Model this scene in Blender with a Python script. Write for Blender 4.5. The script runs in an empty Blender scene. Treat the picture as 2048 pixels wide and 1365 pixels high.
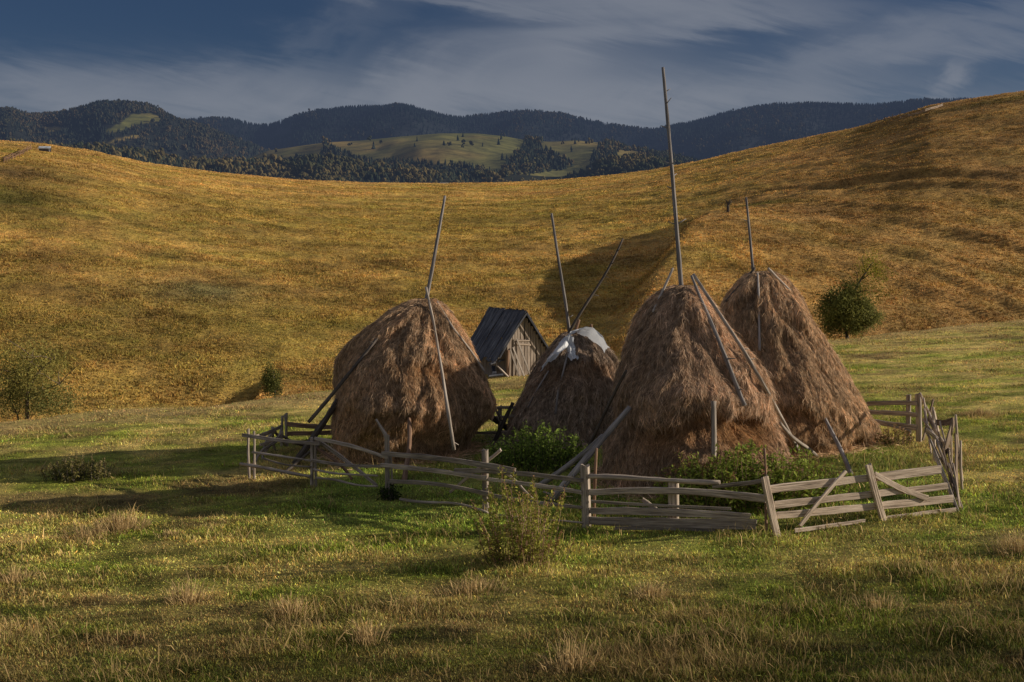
import bpy, math, random
import numpy as np
from mathutils import Vector
random.seed(7); rng = np.random.default_rng(7)
sc = bpy.context.scene
COL = sc.collection
R = math.radians

# ------------------------------------------------------------------ camera geometry
FPX, CX, CY = 2400.0, 1024.0, 682.5
PITCH = math.atan((682.5 - 500) / FPX)
CAM = np.array([0.0, 0.0, 4.75])
cp, sp = math.cos(PITCH), math.sin(PITCH)

def ray(px, py):
    a = (px - CX) / FPX; b = -(py - CY) / FPX
    d = np.array([a, cp + b * sp, -sp + b * cp])
    return d / d[1]                      # normalised so that Y advances 1

def at(px, py, Y):
    return CAM + ray(px, py) * Y

# ------------------------------------------------------------------ noise
def _h(ix, iy, s):
    n = (ix.astype(np.int64) * 374761393 + iy.astype(np.int64) * 668265263 + s * 974634777) & 0xffffffff
    n = ((n ^ (n >> 13)) * 1274126177) & 0xffffffff
    n = (n ^ (n >> 16)) & 0xffffff
    return n / float(0xffffff) * 2 - 1

def noise(x, y, s=0):
    x = np.asarray(x, float); y = np.asarray(y, float)
    ix = np.floor(x); iy = np.floor(y); fx = x - ix; fy = y - iy
    fx = fx * fx * (3 - 2 * fx); fy = fy * fy * (3 - 2 * fy)
    a = _h(ix, iy, s); b = _h(ix + 1, iy, s); c = _h(ix, iy + 1, s); d = _h(ix + 1, iy + 1, s)
    return (a * (1 - fx) + b * fx) * (1 - fy) + (c * (1 - fx) + d * fx) * fy

def fbm(x, y, s=0, o=4):
    v = 0; a = 1; t = 0
    for i in range(o):
        v = v + a * noise(x * 2 ** i + 13.7 * i, y * 2 ** i - 7.1 * i, s + i); t += a; a *= .5
    return v / t

def sstep(a, b, x):
    t = np.clip((np.asarray(x, float) - a) / (b - a), 0, 1); return t * t * (3 - 2 * t)

# ------------------------------------------------------------------ terrain
EU = [-.75, -.427, -.193, -.01, .2817, .427, .75]
EY = [32, 36.3, 40.2, 46.5, 57, 65, 84]
def edgeY(u): return np.interp(u, EU, EY)

def field(x, y):
    x = np.asarray(x, float); y = np.asarray(y, float)
    u = x / np.maximum(y, 1)
    z = .035 * x + .0095 * np.maximum(18 - y, 0) ** 2
    z = z + .06 * fbm(x * .25, y * .25, 3, 2) * sstep(6, 14, np.abs(x - 1) * .6 + np.abs(y - 25))
    z = z + .05 * fbm(x * .8, y * .9, 5, 2) + .035 * fbm(x * 2.1, y * 2.6, 6, 2)
    t = np.maximum(y - edgeY(u) + .8 * noise(x * .3, y * .1, 9), 0)
    return z - .42 * (np.sqrt(t * t + 2.2) - np.sqrt(2.2))

RP = np.array([(-900, 330), (-400, 290), (0, 281), (100, 288), (200, 303), (300, 326), (450, 346), (600, 360), (750, 366), (900, 367), (1000, 366),
               (1100, 361), (1200, 353), (1300, 341), (1400, 321), (1500, 297), (1600, 277), (1700, 256), (1780, 233), (1850, 211), (1950, 194), (2048, 180), (2500, 140)], float)
RU = (RP[:, 0] - CX) / FPX / cp
RT = np.array([ray(a, b)[2] for a, b in RP])
def ridgeY(u): return np.interp(u, [-.8, -.43, -.2, 0, .2, .43, .8], [180, 190, 225, 255, 245, 215, 200])
def baseY(u): return np.interp(u, [-.8, -.43, -.1, .1, .3, .43, .8], [56, 58, 66, 72, 82, 90, 110])
def baseZ(u): return np.interp(u, [-.8, -.43, -.1, .1, .3, .43, .8], [-8, -6.2, -4.6, -3.4, -2.4, -2.0, -1.2])

SPUR = []   # crest polyline (x, y, height), filled below
DARK = []
def hill0(x, y):
    x = np.asarray(x, float); y = np.asarray(y, float)
    u = x / np.maximum(y, 1)
    Yr, Y0, Z0 = ridgeY(u), baseY(u), baseZ(u)
    Zr = CAM[2] + np.interp(u, RU, RT) * Yr
    s = (y - Y0) / (Yr - Y0)
    sc_ = np.clip(s, 0, 1)
    p = .5 * (1 - (1 - sc_) ** 1.6) + .5 * sc_
    z = Z0 + (Zr - Z0) * p
    z = np.where(s > 1, Zr - (y - Yr) * .25, z)
    z = np.where(s < 0, Z0 + (Y0 - y) * .02, z)
    return z, s

def hill(x, y):
    z, s = hill0(x, y)
    x = np.asarray(x, float); y = np.asarray(y, float); u_ = x / np.maximum(y, 1)
    m = np.clip(s * 6, 0, 1) * np.clip((1.0 - s) * 5, .12, 1)
    z = z + m * (.12 * fbm(x * .03, y * .03, 21, 2) + .20 * fbm(x * .16, y * .16, 23, 3)) + .13 * fbm(x * .9, y * .7, 25, 2) + .26 * m * sstep(.05, .25, u_) * fbm(x * .10, y * .75 + x * .12, 27, 3)
    # spur on the right-hand slope: steep on its left flank, gentle on its right
    if SPUR:
        b = np.zeros(np.broadcast(x, y).shape)
        ys = [q[1] for q in SPUR]; xs = [q[0] for q in SPUR]; hs = [q[2] for q in SPUR]; ws = [q[3] for q in SPUR]
        cx = np.interp(y, ys, xs); hh = np.interp(y, ys, hs, left=hs[0], right=0); w = np.interp(y, ys, ws)
        d = x - cx + .5 * noise(y * .2, x * .05, 31)
        b = hh * np.where(d < 0, np.exp(-(d / w) ** 2), np.exp(-(d / 16.) ** 2))
        z = z + b
    for (dx, dy, L, W, H, ang) in DARK:
        c, s_ = math.cos(ang), math.sin(ang)
        a = (x - dx) * c + (y - dy) * s_; b_ = -(x - dx) * s_ + (y - dy) * c
        z = z + H * (np.exp(-(a / L) ** 2) if H > 0 else np.where(a > 0, np.exp(-(a / .5) ** 2), np.exp(-(a / 7.0) ** 2))) * np.where(b_ < 0, np.exp(-(b_ / W) ** 2), np.exp(-(b_ / (W * 3)) ** 2))
    return z

def hit(px, py, fn, y0=6, y1=400):
    d = ray(px, py); ys = np.arange(y0, y1, .05)
    z = CAM[2] + d[2] * ys; g = fn(d[0] * ys, ys)
    i = np.argmax(z <= g)
    if z[i] > g[i]: i = len(ys) - 1
    Y = ys[i]
    return np.array([d[0] * Y, Y, float(fn(d[0] * Y, Y))])

def fhit(px, py): return hit(px, py, field, 6, 90)
def hhit(px, py): return hit(px, py, lambda a, b: hill0(a, b)[0], 50, 300)

_sp = []
for (px, py, h, w) in [(1452, 425, .4, 2.6), (1415, 470, 2.3, 2.0), (1382, 520, 3.2, 2.0), (1345, 575, 3.0, 2.0), (1305, 630, 2.1, 2.0), (1270, 675, 1.0, 2.0)]:
    q = hhit(px, py); _sp.append((q[0], q[1], h, w))
SPUR = sorted(_sp, key=lambda q: q[1])
for (px, py, L, W, H, ang) in [(1800, 355, 13, .75, .85, -.6), (1640, 330, 9, .6, .45, -.45), (1610, 395, 5, .6, .5, -.3), (1960, 375, 9, .7, .6, -.5), (490, 796, 1.7, 1.0, -1.7, .0), (1900, 470, 9, .7, .55, -.6), (1780, 430, 7, .6, .45, -.5), (1880, 540, 7, .7, .6, -.7), (1985, 600, 6, .7, .6, -.8), (1900, 610, 5, .6, .5, -.6)]:
    q = hhit(px, py); DARK.append((q[0], q[1], L, W, H, ang))

# ------------------------------------------------------------------ materials
class NT:
    def __init__(s, nt): s.nt = nt
    def n(s, t, **kw):
        o = s.nt.nodes.new(t)
        for k, v in kw.items(): setattr(o, k, v)
        return o
    def link(s, a, b): s.nt.links.new(a, b)
    def val(s, x, sock):
        if hasattr(x, 'is_linked') or hasattr(x, 'links'): s.link(x, sock)
        else: sock.default_value = x
    def math(s, op, a, b=0.0, clamp=False):
        o = s.n('ShaderNodeMath', operation=op, use_clamp=clamp)
        s.val(a, o.inputs[0]); s.val(b, o.inputs[1]); return o.outputs[0]
    def mix(s, f, a, b, bt='MIX'):
        o = s.n('ShaderNodeMix', data_type='RGBA', blend_type=bt)
        s.val(f, o.inputs[0]); s.val(a, o.inputs[6]); s.val(b, o.inputs[7]); return o.outputs[2]
    def noise(s, vec, scale, detail=4, rough=.55, dist=0.0):
        o = s.n('ShaderNodeTexNoise'); o.inputs['Scale'].default_value = scale; o.inputs['Detail'].default_value = detail
        o.inputs['Roughness'].default_value = rough; o.inputs['Distortion'].default_value = dist
        if vec is not None: s.link(vec, o.inputs['Vector'])
        return o.outputs[0]
    def ramp(s, f, stops):
        o = s.n('ShaderNodeValToRGB'); e = o.color_ramp.elements
        while len(e) < len(stops): e.new(.5)
        for i, (p, c) in enumerate(stops): e[i].position = p; e[i].color = (c[0], c[1], c[2], 1)
        s.link(f, o.inputs[0]); return o.outputs[0]
    def mapping(s, vec, scale):
        o = s.n('ShaderNodeMapping'); s.link(vec, o.inputs[0]); o.inputs['Scale'].default_value = scale; return o.outputs[0]

def newmat(name):
    m = bpy.data.materials.new(name); m.use_nodes = True
    t = NT(m.node_tree); b = m.node_tree.nodes['Principled BSDF']
    b.inputs['Roughness'].default_value = .9
    b.inputs['Specular IOR Level'].default_value = .15
    return m, t, b

def mat_wood(name, stops, bump=.5, var=.5):
    m, t, b = newmat(name)
    a = t.n('ShaderNodeAttribute', attribute_name='grain').outputs['Vector']
    oi = t.n('ShaderNodeObjectInfo').outputs['Random']
    off = t.n('ShaderNodeVectorMath', operation='ADD'); t.link(a, off.inputs[0])
    cmb = t.n('ShaderNodeCombineXYZ'); t.link(t.math('MULTIPLY', oi, 57.), cmb.inputs[0]); t.link(cmb.outputs[0], off.inputs[1])
    v = off.outputs[0]
    g = t.noise(t.mapping(v, (2.2, 34, 34)), 1.0, 6, .62, .3)
    blot = t.noise(t.mapping(v, (1.3, 5, 5)), 1.0, 4, .6)
    crack = t.noise(t.mapping(v, (1.1, 60, 60)), 1.0, 3, .5)
    f = t.math('ADD', t.math('MULTIPLY', g, .6), t.math('MULTIPLY', blot, .4))
    c = t.ramp(f, stops)
    ck = t.ramp(crack, [(.33, (.22, .2, .18)), (.45, (1, 1, 1))])
    c = t.mix(.8, c, ck, 'MULTIPLY')
    vv = t.math('ADD', t.math('MULTIPLY', oi, var), 1 - var * .5)
    vc = t.n('ShaderNodeCombineXYZ')
    for i in range(3): t.link(vv, vc.inputs[i])
    c = t.mix(1.0, c, vc.outputs[0], 'MULTIPLY')
    t.link(c, b.inputs['Base Color'])
    bp = t.n('ShaderNodeBump'); bp.inputs['Strength'].default_value = bump; bp.inputs['Distance'].default_value = .02
    t.link(t.math('ADD', g, t.math('MULTIPLY', crack, .8)), bp.inputs['Height']); t.link(bp.outputs[0], b.inputs['Normal'])
    return m

def mat_attr(name, rough=.9, transl=0.0, nscale=None, namt=.35, spec=.15):
    m, t, b = newmat(name)
    b.inputs['Roughness'].default_value = rough; b.inputs['Specular IOR Level'].default_value = spec
    a = t.n('ShaderNodeAttribute', attribute_name='col').outputs['Color']
    c = a
    if nscale:
        tc = t.n('ShaderNodeTexCoord').outputs['Object']
        n = t.noise(tc, nscale, 5, .65)
        k = t.ramp(n, [(.3, (1 - namt,) * 3), (.7, (1 + namt,) * 3)])
        c = t.mix(1.0, a, k, 'MULTIPLY')
    t.link(c, b.inputs['Base Color'])
    if transl > 0:
        tr = t.n('ShaderNodeBsdfTranslucent'); t.link(c, tr.inputs[0])
        mx = t.n('ShaderNodeMixShader'); mx.inputs[0].default_value = transl
        out = m.node_tree.nodes['Material Output']
        t.link(b.outputs[0], mx.inputs[1]); t.link(tr.outputs[0], mx.inputs[2]); t.link(mx.outputs[0], out.inputs[0])
    return m

def mat_ground(name, fine, mid, bump, dist):
    m, t, b = newmat(name)
    a = t.n('ShaderNodeAttribute', attribute_name='col').outputs['Color']
    tc = t.n('ShaderNodeTexCoord').outputs['Object']
    n1 = t.noise(tc, fine, 6, .7); n2 = t.noise(tc, mid, 5, .6)
    k = t.math('ADD', t.math('MULTIPLY', n1, .55), t.math('MULTIPLY', n2, .45))
    c = t.mix(1.0, a, t.ramp(k, [(.34, (.22, .24, .25)), (.5, (.85, .85, .85)), (.66, (1.6, 1.5, 1.3))]), 'MULTIPLY')
    t.link(c, b.inputs['Base Color'])
    bp = t.n('ShaderNodeBump'); bp.inputs['Strength'].default_value = bump; bp.inputs['Distance'].default_value = dist
    t.link(k, bp.inputs['Height']); t.link(bp.outputs[0], b.inputs['Normal'])
    return m

M = {}
M['fence'] = mat_wood('weathered_fence_wood', [(.3, (.10, .085, .073)), (.5, (.37, .31, .255)), (.7, (.66, .57, .475))])
M['gate'] = mat_wood('pale_gate_wood', [(.3, (.16, .12, .09)), (.5, (.52, .42, .33)), (.7, (.78, .66, .54))])  # paler tones than the fence wood
M['pole'] = mat_wood('pale_peeled_pole', [(.3, (.12, .10, .085)), (.5, (.38, .33, .28)), (.7, (.56, .5, .44))])
M['darkpole'] = mat_wood('dark_bark_pole', [(.3, (.03, .025, .022)), (.5, (.10, .085, .075)), (.7, (.2, .17, .15))])
M['redpole'] = mat_wood('brown_stake', [(.3, (.07, .04, .028)), (.5, (.24, .15, .10)), (.7, (.38, .26, .19))])
M['birch'] = mat_wood('grey_birch_log', [(.3, (.07, .065, .065)), (.5, (.26, .24, .23)), (.7, (.45, .42, .4))])
M['birchlog'] = mat_wood('grey_bark_log', [(.3, (.035, .032, .033)), (.5, (.15, .14, .135)), (.7, (.34, .32, .3))])
M['bark'] = mat_wood('rotten_bark', [(.3, (.035, .028, .022)), (.5, (.19, .14, .10)), (.7, (.42, .34, .27))], 1.0)
M['roof'] = mat_wood('dark_roof_board', [(.3, (.016, .018, .024)), (.5, (.075, .08, .10)), (.7, (.24, .245, .27))])
M['wall'] = mat_wood('grey_wall_board', [(.3, (.13, .105, .085)), (.5, (.38, .31, .25)), (.7, (.58, .49, .41))])
M['hay'] = mat_attr('weathered_hay', .95, .25, 7, .4, .08)
M['grass'] = mat_attr('grass_blades', .8, .22, None)
M['hillgrass'] = mat_attr('dry_hill_grass', .9, .2, None)
M['leaf'] = mat_attr('leaves', .75, .3, None, spec=.08)
M['forest'] = mat_attr('distant_forest', .95, 0, None, spec=.03)
M['field'] = mat_ground('meadow_ground', 22, 4.5, .9, .1)
M['hill'] = mat_ground('hill_ground', 3.5, .5, .9, .5)
M['mountain'] = mat_ground('mountain_ground', .05, .012, .3, 3)
for k in ('forest', 'mountain'):       # bluish haze mixed into both materials as emission, stronger further up the valley
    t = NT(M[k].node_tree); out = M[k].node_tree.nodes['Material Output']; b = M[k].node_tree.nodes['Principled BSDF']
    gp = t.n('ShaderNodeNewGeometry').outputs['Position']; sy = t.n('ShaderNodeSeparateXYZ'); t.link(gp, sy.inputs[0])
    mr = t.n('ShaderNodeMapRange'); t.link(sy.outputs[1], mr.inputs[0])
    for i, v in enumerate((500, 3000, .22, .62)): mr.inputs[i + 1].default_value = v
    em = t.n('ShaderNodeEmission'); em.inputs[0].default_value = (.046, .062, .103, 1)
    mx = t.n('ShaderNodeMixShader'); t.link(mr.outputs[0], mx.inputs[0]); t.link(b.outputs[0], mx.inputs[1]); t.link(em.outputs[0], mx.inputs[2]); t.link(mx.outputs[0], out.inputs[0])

m, t, b = newmat('plastic_sheeting')
b.inputs['Base Color'].default_value = (.78, .82, .88, 1); b.inputs['Roughness'].default_value = .38; b.inputs['Specular IOR Level'].default_value = .4
tr = t.n('ShaderNodeBsdfTranslucent'); tr.inputs[0].default_value = (.7, .74, .8, 1)
mx = t.n('ShaderNodeMixShader'); mx.inputs[0].default_value = .35
t.link(b.outputs[0], mx.inputs[1]); t.link(tr.outputs[0], mx.inputs[2]); t.link(mx.outputs[0], m.node_tree.nodes['Material Output'].inputs[0])
nz = t.noise(t.n('ShaderNodeTexCoord').outputs['Object'], 9, 4, .6); bp = t.n('ShaderNodeBump'); bp.inputs['Strength'].default_value = .6; bp.inputs['Distance'].default_value = .05
t.link(nz, bp.inputs['Height']); t.link(bp.outputs[0], b.inputs['Normal'])
M['plastic'] = m
m, t, b = newmat('painted_metal'); b.inputs['Base Color'].default_value = (.5, .55, .62, 1); b.inputs['Roughness'].default_value = .4
nz = t.noise(t.n('ShaderNodeTexCoord').outputs['Object'], 3, 4, .6)
t.link(t.ramp(nz, [(.3, (.3, .33, .38)), (.7, (.6, .64, .7))]), b.inputs['Base Color'])
M['metal'] = m

# ------------------------------------------------------------------ mesh helpers
def np_mesh(name, V, tris=None, quads=None, col=None, grain=None, mat=None, smooth=False):
    me = bpy.data.meshes.new(name)
    V = np.asarray(V, np.float32); nt = 0 if tris is None else len(tris); nq = 0 if quads is None else len(quads)
    me.vertices.add(len(V)); me.vertices.foreach_set('co', V.ravel())
    loops = []; starts = []
    if nq: loops.append(np.asarray(quads, np.int32).ravel()); starts.append(np.arange(nq) * 4)
    if nt: loops.append(np.asarray(tris, np.int32).ravel()); starts.append(nq * 4 + np.arange(nt) * 3)
    L = np.concatenate(loops); S = np.concatenate(starts).astype(np.int32)
    me.loops.add(len(L)); me.loops.foreach_set('vertex_index', L.astype(np.int32))
    me.polygons.add(len(S)); me.polygons.foreach_set('loop_start', S)
    me.update(calc_edges=True); me.validate()
    if col is not None:
        a = me.attributes.new('col', 'FLOAT_COLOR', 'POINT'); c = np.ones((len(V), 4), np.float32); c[:, :3] = col
        a.data.foreach_set('color', c.ravel())
    if grain is not None:
        a = me.attributes.new('grain', 'FLOAT_VECTOR', 'POINT'); a.data.foreach_set('vector', np.asarray(grain, np.float32).ravel())
    if mat: me.materials.append(mat)
    me.polygons.foreach_set('use_smooth', np.full(len(S), bool(smooth)))
    me.update()
    return me

def link(name, me, parent=None):
    o = bpy.data.objects.new(name, me); COL.objects.link(o)
    if parent is not None:
        o.parent = parent
        l = parent.location
        o.location = (-l[0], -l[1], -l[2])
    return o

def tag(o, label=None, cat=None, group=None, kind=None):
    if label: o['label'] = label
    if cat: o['category'] = cat
    if group: o['group'] = group
    if kind: o['kind'] = kind
    return o

def thing(name, loc, label, cat, group=None):
    o = bpy.data.objects.new(name, None); COL.objects.link(o)
    o.location = tuple(float(v) for v in loc); o.empty_display_size = .2
    return tag(o, label, cat, group)

class MB:
    def __init__(s): s.V = []; s.F4 = []; s.F3 = []; s.C = []; s.G = []; s.n = 0
    def add(s, V, quads=None, tris=None, col=None, grain=None):
        V = np.asarray(V, float); s.V.append(V)
        if quads is not None and len(quads): s.F4.append(np.asarray(quads) + s.n)
        if tris is not None and len(tris): s.F3.append(np.asarray(tris) + s.n)
        if col is not None:
            col = np.asarray(col, float)
            s.C.append(np.broadcast_to(col, (len(V), 3)))
        if grain is not None: s.G.append(np.asarray(grain, float))
        s.n += len(V)
    def build(s, name, mat, parent=None, smooth=False):
        me = np_mesh(name, np.concatenate(s.V), np.concatenate(s.F3) if s.F3 else None, np.concatenate(s.F4) if s.F4 else None,
                     np.concatenate(s.C) if s.C else None, np.concatenate(s.G) if s.G else None, mat, smooth)
        return link(name, me, parent)

def frame(d):
    d = d / np.linalg.norm(d)
    up = np.array([0, 0, 1.0]) if abs(d[2]) < .9 else np.array([0, 1.0, 0])
    s = np.cross(d, up); s /= np.linalg.norm(s); u = np.cross(s, d)
    return d, s, u

def tube(mb, p0, p1, r0, r1, crook=.02, rings=14, sides=9, rough=.07, stubs=0, path=None):
    """a round pole with a slight crook, uneven girth and a few side stubs"""
    p0 = np.asarray(p0, float); p1 = np.asarray(p1, float)
    if path is None:
        L = np.linalg.norm(p1 - p0); t = np.linspace(0, 1, rings)
        d, s, u = frame(p1 - p0)
        ph = rng.uniform(0, 6.28, 4); a = rng.normal(0, 1, 2) * crook * L; b = rng.normal(0, 1, 2) * crook * L * .45
        env = np.sin(np.pi * t)
        P = p0 + np.outer(t, p1 - p0) + np.outer(env * a[0] + b[0] * np.sin(2 * np.pi * t), s) + np.outer(env * a[1] + b[1] * np.sin(2 * np.pi * t), u)
    else:
        path = np.asarray(path, float); k = np.linspace(0, len(path) - 1, rings)
        P = np.stack([np.interp(k, np.arange(len(path)), path[:, i]) for i in range(3)], 1); t = np.linspace(0, 1, rings)
        L = np.sum(np.linalg.norm(np.diff(P, axis=0), axis=1)); d, s, u = frame(P[-1] - P[0])
    rad = (r0 + (r1 - r0) * t) * (1 + rng.normal(0, rough, rings))
    ang = np.linspace(0, 2 * np.pi, sides, endpoint=False)
    lob = 1 + rng.normal(0, rough * .7, sides)
    V = (P[:, None, :] + (rad[:, None] * lob)[..., None] * (np.cos(ang)[None, :, None] * s + np.sin(ang)[None, :, None] * u)).reshape(-1, 3)
    G = np.stack([np.repeat(t * L, sides), np.tile(np.cos(ang) * r0, rings), np.tile(np.sin(ang) * r0, rings)], 1)
    i = np.arange(rings - 1)[:, None] * sides; j = np.arange(sides)[None, :]; j2 = (j + 1) % sides
    Q = np.stack([i + j, i + j2, i + sides + j2, i + sides + j], -1).reshape(-1, 4)
    V = np.vstack([V, P[:1] - d * rad[0] * .1, P[-1:] + d * rad[-1] * .2]); n = rings * sides
    G = np.vstack([G, [[0, 0, 0]], [[L, 0, 0]]])
    T = [(n, (k + 1) % sides, k) for k in range(sides)] + [(n + 1, n - sides + k, n - sides + (k + 1) % sides) for k in range(sides)]
    mb.add(V, Q, np.array(T), grain=G)
    for k in range(stubs):
        q = rng.uniform(.25, .97); ii = int(q * (rings - 1)); a = rng.uniform(0, 6.28)
        o = np.cos(a) * s + np.sin(a) * u; l = rng.uniform(.06, .16)
        tube(mb, P[ii], P[ii] + o * (rad[ii] + l) + d * l * .6, rad[ii] * .4, rad[ii] * .2, 0, 3, 5)
    return P

def plank(mb, p0, p1, w, th, flat, segs=14, rough=.17, crook=.012):
    """a split board: w across, th thick; flat = the direction its wide face looks"""
    p0 = np.asarray(p0, float); p1 = np.asarray(p1, float); d = p1 - p0; L = np.linalg.norm(d); d /= L
    n = np.asarray(flat, float); n = n - d * np.dot(n, d); n /= np.linalg.norm(n); a = np.cross(n, d)
    t = np.linspace(0, 1, segs); c = min(th, w) * .22
    prof = np.array([(-w / 2 + c, -th / 2), (w / 2 - c, -th / 2), (w / 2, -th / 2 + c), (w / 2, th / 2 - c), (w / 2 - c, th / 2), (-w / 2 + c, th / 2), (-w / 2, th / 2 - c), (-w / 2, -th / 2 + c)])
    ph = rng.uniform(0, 6.28); bow = rng.normal(0, 1) * crook * L; V = []; G = []
    s1 = np.cumsum(rng.normal(0, rough * .35, segs)); s2 = np.cumsum(rng.normal(0, rough * .35, segs)); s1 -= s1.mean(); s2 -= s2.mean()
    for k in range(segs):
        off = bow * math.sin(math.pi * t[k])
        e1 = 1 + np.clip(s1[k] + rng.normal(0, rough * .3), -.3, .3); e2 = 1 + np.clip(s2[k] + rng.normal(0, rough * .3), -.3, .3)
        for (x, y) in prof:
            xx = x * (e1 if x > 0 else e2); yy = y * (1 + rng.normal(0, rough * .3))
            e = rng.normal(0, w * .12) if k in (0, segs - 1) else 0
            V.append(p0 + d * (t[k] * L + e) + a * (xx + off) + n * yy); G.append((t[k] * L, xx, yy))
    i = np.arange(segs - 1)[:, None] * 8; j = np.arange(8)[None, :]; j2 = (j + 1) % 8
    Q = np.stack([i + j, i + j2, i + 8 + j2, i + 8 + j], -1).reshape(-1, 4)
    e = (segs - 1) * 8
    caps = [(0, 7, 6, 1), (1, 6, 5, 2), (2, 5, 4, 3)]
    Q2 = [tuple(q) for q in caps] + [(e + q[3], e + q[2], e + q[1], e + q[0]) for q in caps]
    mb.add(V, np.vstack([Q, np.array(Q2)]), grain=np.array(G) + rng.uniform(0, 9, (1, 3)))

def blades(base, dirv, length, width, col, droop=.3, tipcol=None, segs=2):
    """grass or hay blades as narrow bent triangles; arrays over N blades"""
    N = len(base); dirv = dirv / np.linalg.norm(dirv, axis=1, keepdims=True)
    rnd = rng.normal(0, 1, (N, 3)); side = np.cross(dirv, rnd); side /= np.linalg.norm(side, axis=1, keepdims=True) + 1e-9
    w = width[:, None] * .5; L = length[:, None]
    g = np.zeros((N, 3)); g[:, 2] = -1; out = np.cross(side, dirv)
    mid = base + dirv * L * .55
    tip = base + dirv * L + (out * .5 * rng.normal(0, 1, (N, 1)) + g * .6) * L * droop
    if tipcol is None: tipcol = col
    if segs == 2:
        V = np.stack([base - side * w, base + side * w, mid - side * w * .8, mid + side * w * .8, tip], 1).reshape(-1, 3)
        C = np.stack([col * .75, col * .75, col, col, tipcol], 1).reshape(-1, 3)
        k = np.arange(N)[:, None] * 5
        T = np.concatenate([k + np.array([[0, 1, 3]]), k + np.array([[0, 3, 2]]), k + np.array([[2, 3, 4]])])
    else:
        V = np.stack([base - side * w, base + side * w, tip], 1).reshape(-1, 3)
        C = np.stack([col * .8, col * .8, tipcol], 1).reshape(-1, 3)
        T = np.arange(N * 3).reshape(-1, 3)
    return V, T, C

def leaf_cards(P, size, col, flat=.0):
    """small folded leaves: two triangles each at points P"""
    N = len(P); n = rng.normal(0, 1, (N, 3)); n[:, 2] = np.abs(n[:, 2]) + flat; n /= np.linalg.norm(n, axis=1, keepdims=True)
    r = rng.normal(0, 1, (N, 3)); a = np.cross(n, r); a /= np.linalg.norm(a, axis=1, keepdims=True); b = np.cross(n, a)
    s = np.asarray(size)[:, None] if np.ndim(size) else np.full((N, 1), size)
    V = np.stack([P - a * s, P + b * s * .42 + n * s * .12, P + a * s, P - b * s * .42 + n * s * .12], 1).reshape(-1, 3)
    k = np.arange(N)[:, None] * 4
    T = np.concatenate([k + np.array([[0, 1, 2]]), k + np.array([[0, 2, 3]])])
    return V, T, np.repeat(col, 4, axis=0)

# ------------------------------------------------------------------ ground colours
def lerp(a, b, t): return np.asarray(a)[None, :] * (1 - t[:, None]) + np.asarray(b)[None, :] * t[:, None]

def field_col(x, y):
    n = fbm(x * .22, y * .30, 41, 3); n2 = fbm(x * .9, y * 1.5, 43, 3)
    dry = np.clip(.38 + .8 * n + 1.1 * n2 + .25 * sstep(30, 45, y), 0, 1)
    dry = np.clip(dry - .12 * sstep(17, 10, y), 0, 1)
    c = lerp((.125, .14, .022), (.25, .195, .065), dry)
    br = sstep(.15, .55, fbm(x * .5 + 9, y * .7, 47, 3)) * .7
    c = c * (1 - br[:, None]) + np.array([[.10, .068, .03]]) * br[:, None]
    # close-grazed lusher strip beside and inside the enclosure
    lush = np.exp(-(((x - 3.5) / 6) ** 2 + ((y - 20.0) / 3.2) ** 2)) * .55
    c = c * (1 - lush[:, None]) + np.array([[.11, .15, .022]]) * lush[:, None]
    ins = .6 * sstep(7.5, 5.5, np.abs(x - 2.2)) * sstep(20, 21.5, y) * sstep(31, 29, y)
    c = c * (1 - ins[:, None]) + np.array([[.105, .16, .024]]) * ins[:, None]
    c = c * (2.7 - 1.95 * sstep(20.0, 10.5, y))[:, None]  # foreground dimming put into the grass colour, growing towards the viewer
    c = c * np.clip(1 + .75 * fbm(x * 1.1, y * 2.6, 49, 3), .35, 1.5)[:, None]
    e = sstep(3.5, .5, np.abs(y - edgeY(x / np.maximum(y, 1)) + .5)) * .7
    return c * (1 - e[:, None]) + np.array([[.5, .36, .16]]) * e[:, None]

PATCH = []
for (px, py, sx, sy, c, k) in [(1510, 428, 5, 5, (.10, .14, .02), .9), (40, 348, 7, 7, (.16, .09, .05), .9), (20, 395, 7, 9, (.09, .11, .025), .8), (350, 640, 14, 14, (.18, .16, .03), .5),
                             (1960, 210, 14, 6, (.10, .10, .03), .6), (800, 480, 20, 25, (.26, .2, .035), .4), (900, 600, 16, 18, (.27, .2, .04), .4), (420, 420, 25, 20, (.25, .22, .04), .4), (410, 585, 4, 4, (.22, .22, .10), .7), (330, 512, 3, 1.5, (.10, .09, .03), .6), (1000, 430, 22, 20, (.25, .19, .03), .4)]:
    q = hhit(px, py); PATCH.append((q[0], q[1], sx, sy, np.array(c), k))

def hill_col(x, y):
    n = fbm(x * .05, y * .05, 51, 3); n2 = fbm(x * .35, y * .35, 53, 3); u = x / y
    g = np.clip(.40 + .45 * n + .7 * n2 - .2 * sstep(.1, .3, u), 0, 1)
    c = lerp((.66, .40, .12), (.44, .345, .08), g)
    r = np.clip(.15 + .7 * fbm(x * .07 + 5, y * .09, 57, 3) + .5 * sstep(.05, .35, u), 0, 1) * .75
    c = c * (1 - r[:, None]) + np.array([[.58, .33, .125]]) * r[:, None]
    for (a, b, sx, sy, cc, k) in PATCH:
        w = k * np.exp(-((x - a) / sx) ** 2 - ((y - b) / sy) ** 2); c = c * (1 - w[:, None]) + cc[None, :] * w[:, None]
    c = c * (1 - .34 * sstep(.12, .34, u) - .22 * sstep(-.2, -.42, u))[:, None]  # vignette dimming towards both sides, put into the hill colour
    c = c * np.clip(1 + .55 * fbm(x * .16 + 3, y * .3, 59, 4), .5, 1.35)[:, None]
    _, s = hill0(x, y)
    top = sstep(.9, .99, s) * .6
    return c * (1 - top[:, None]) + np.array([[.72, .46, .17]]) * top[:, None]

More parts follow.
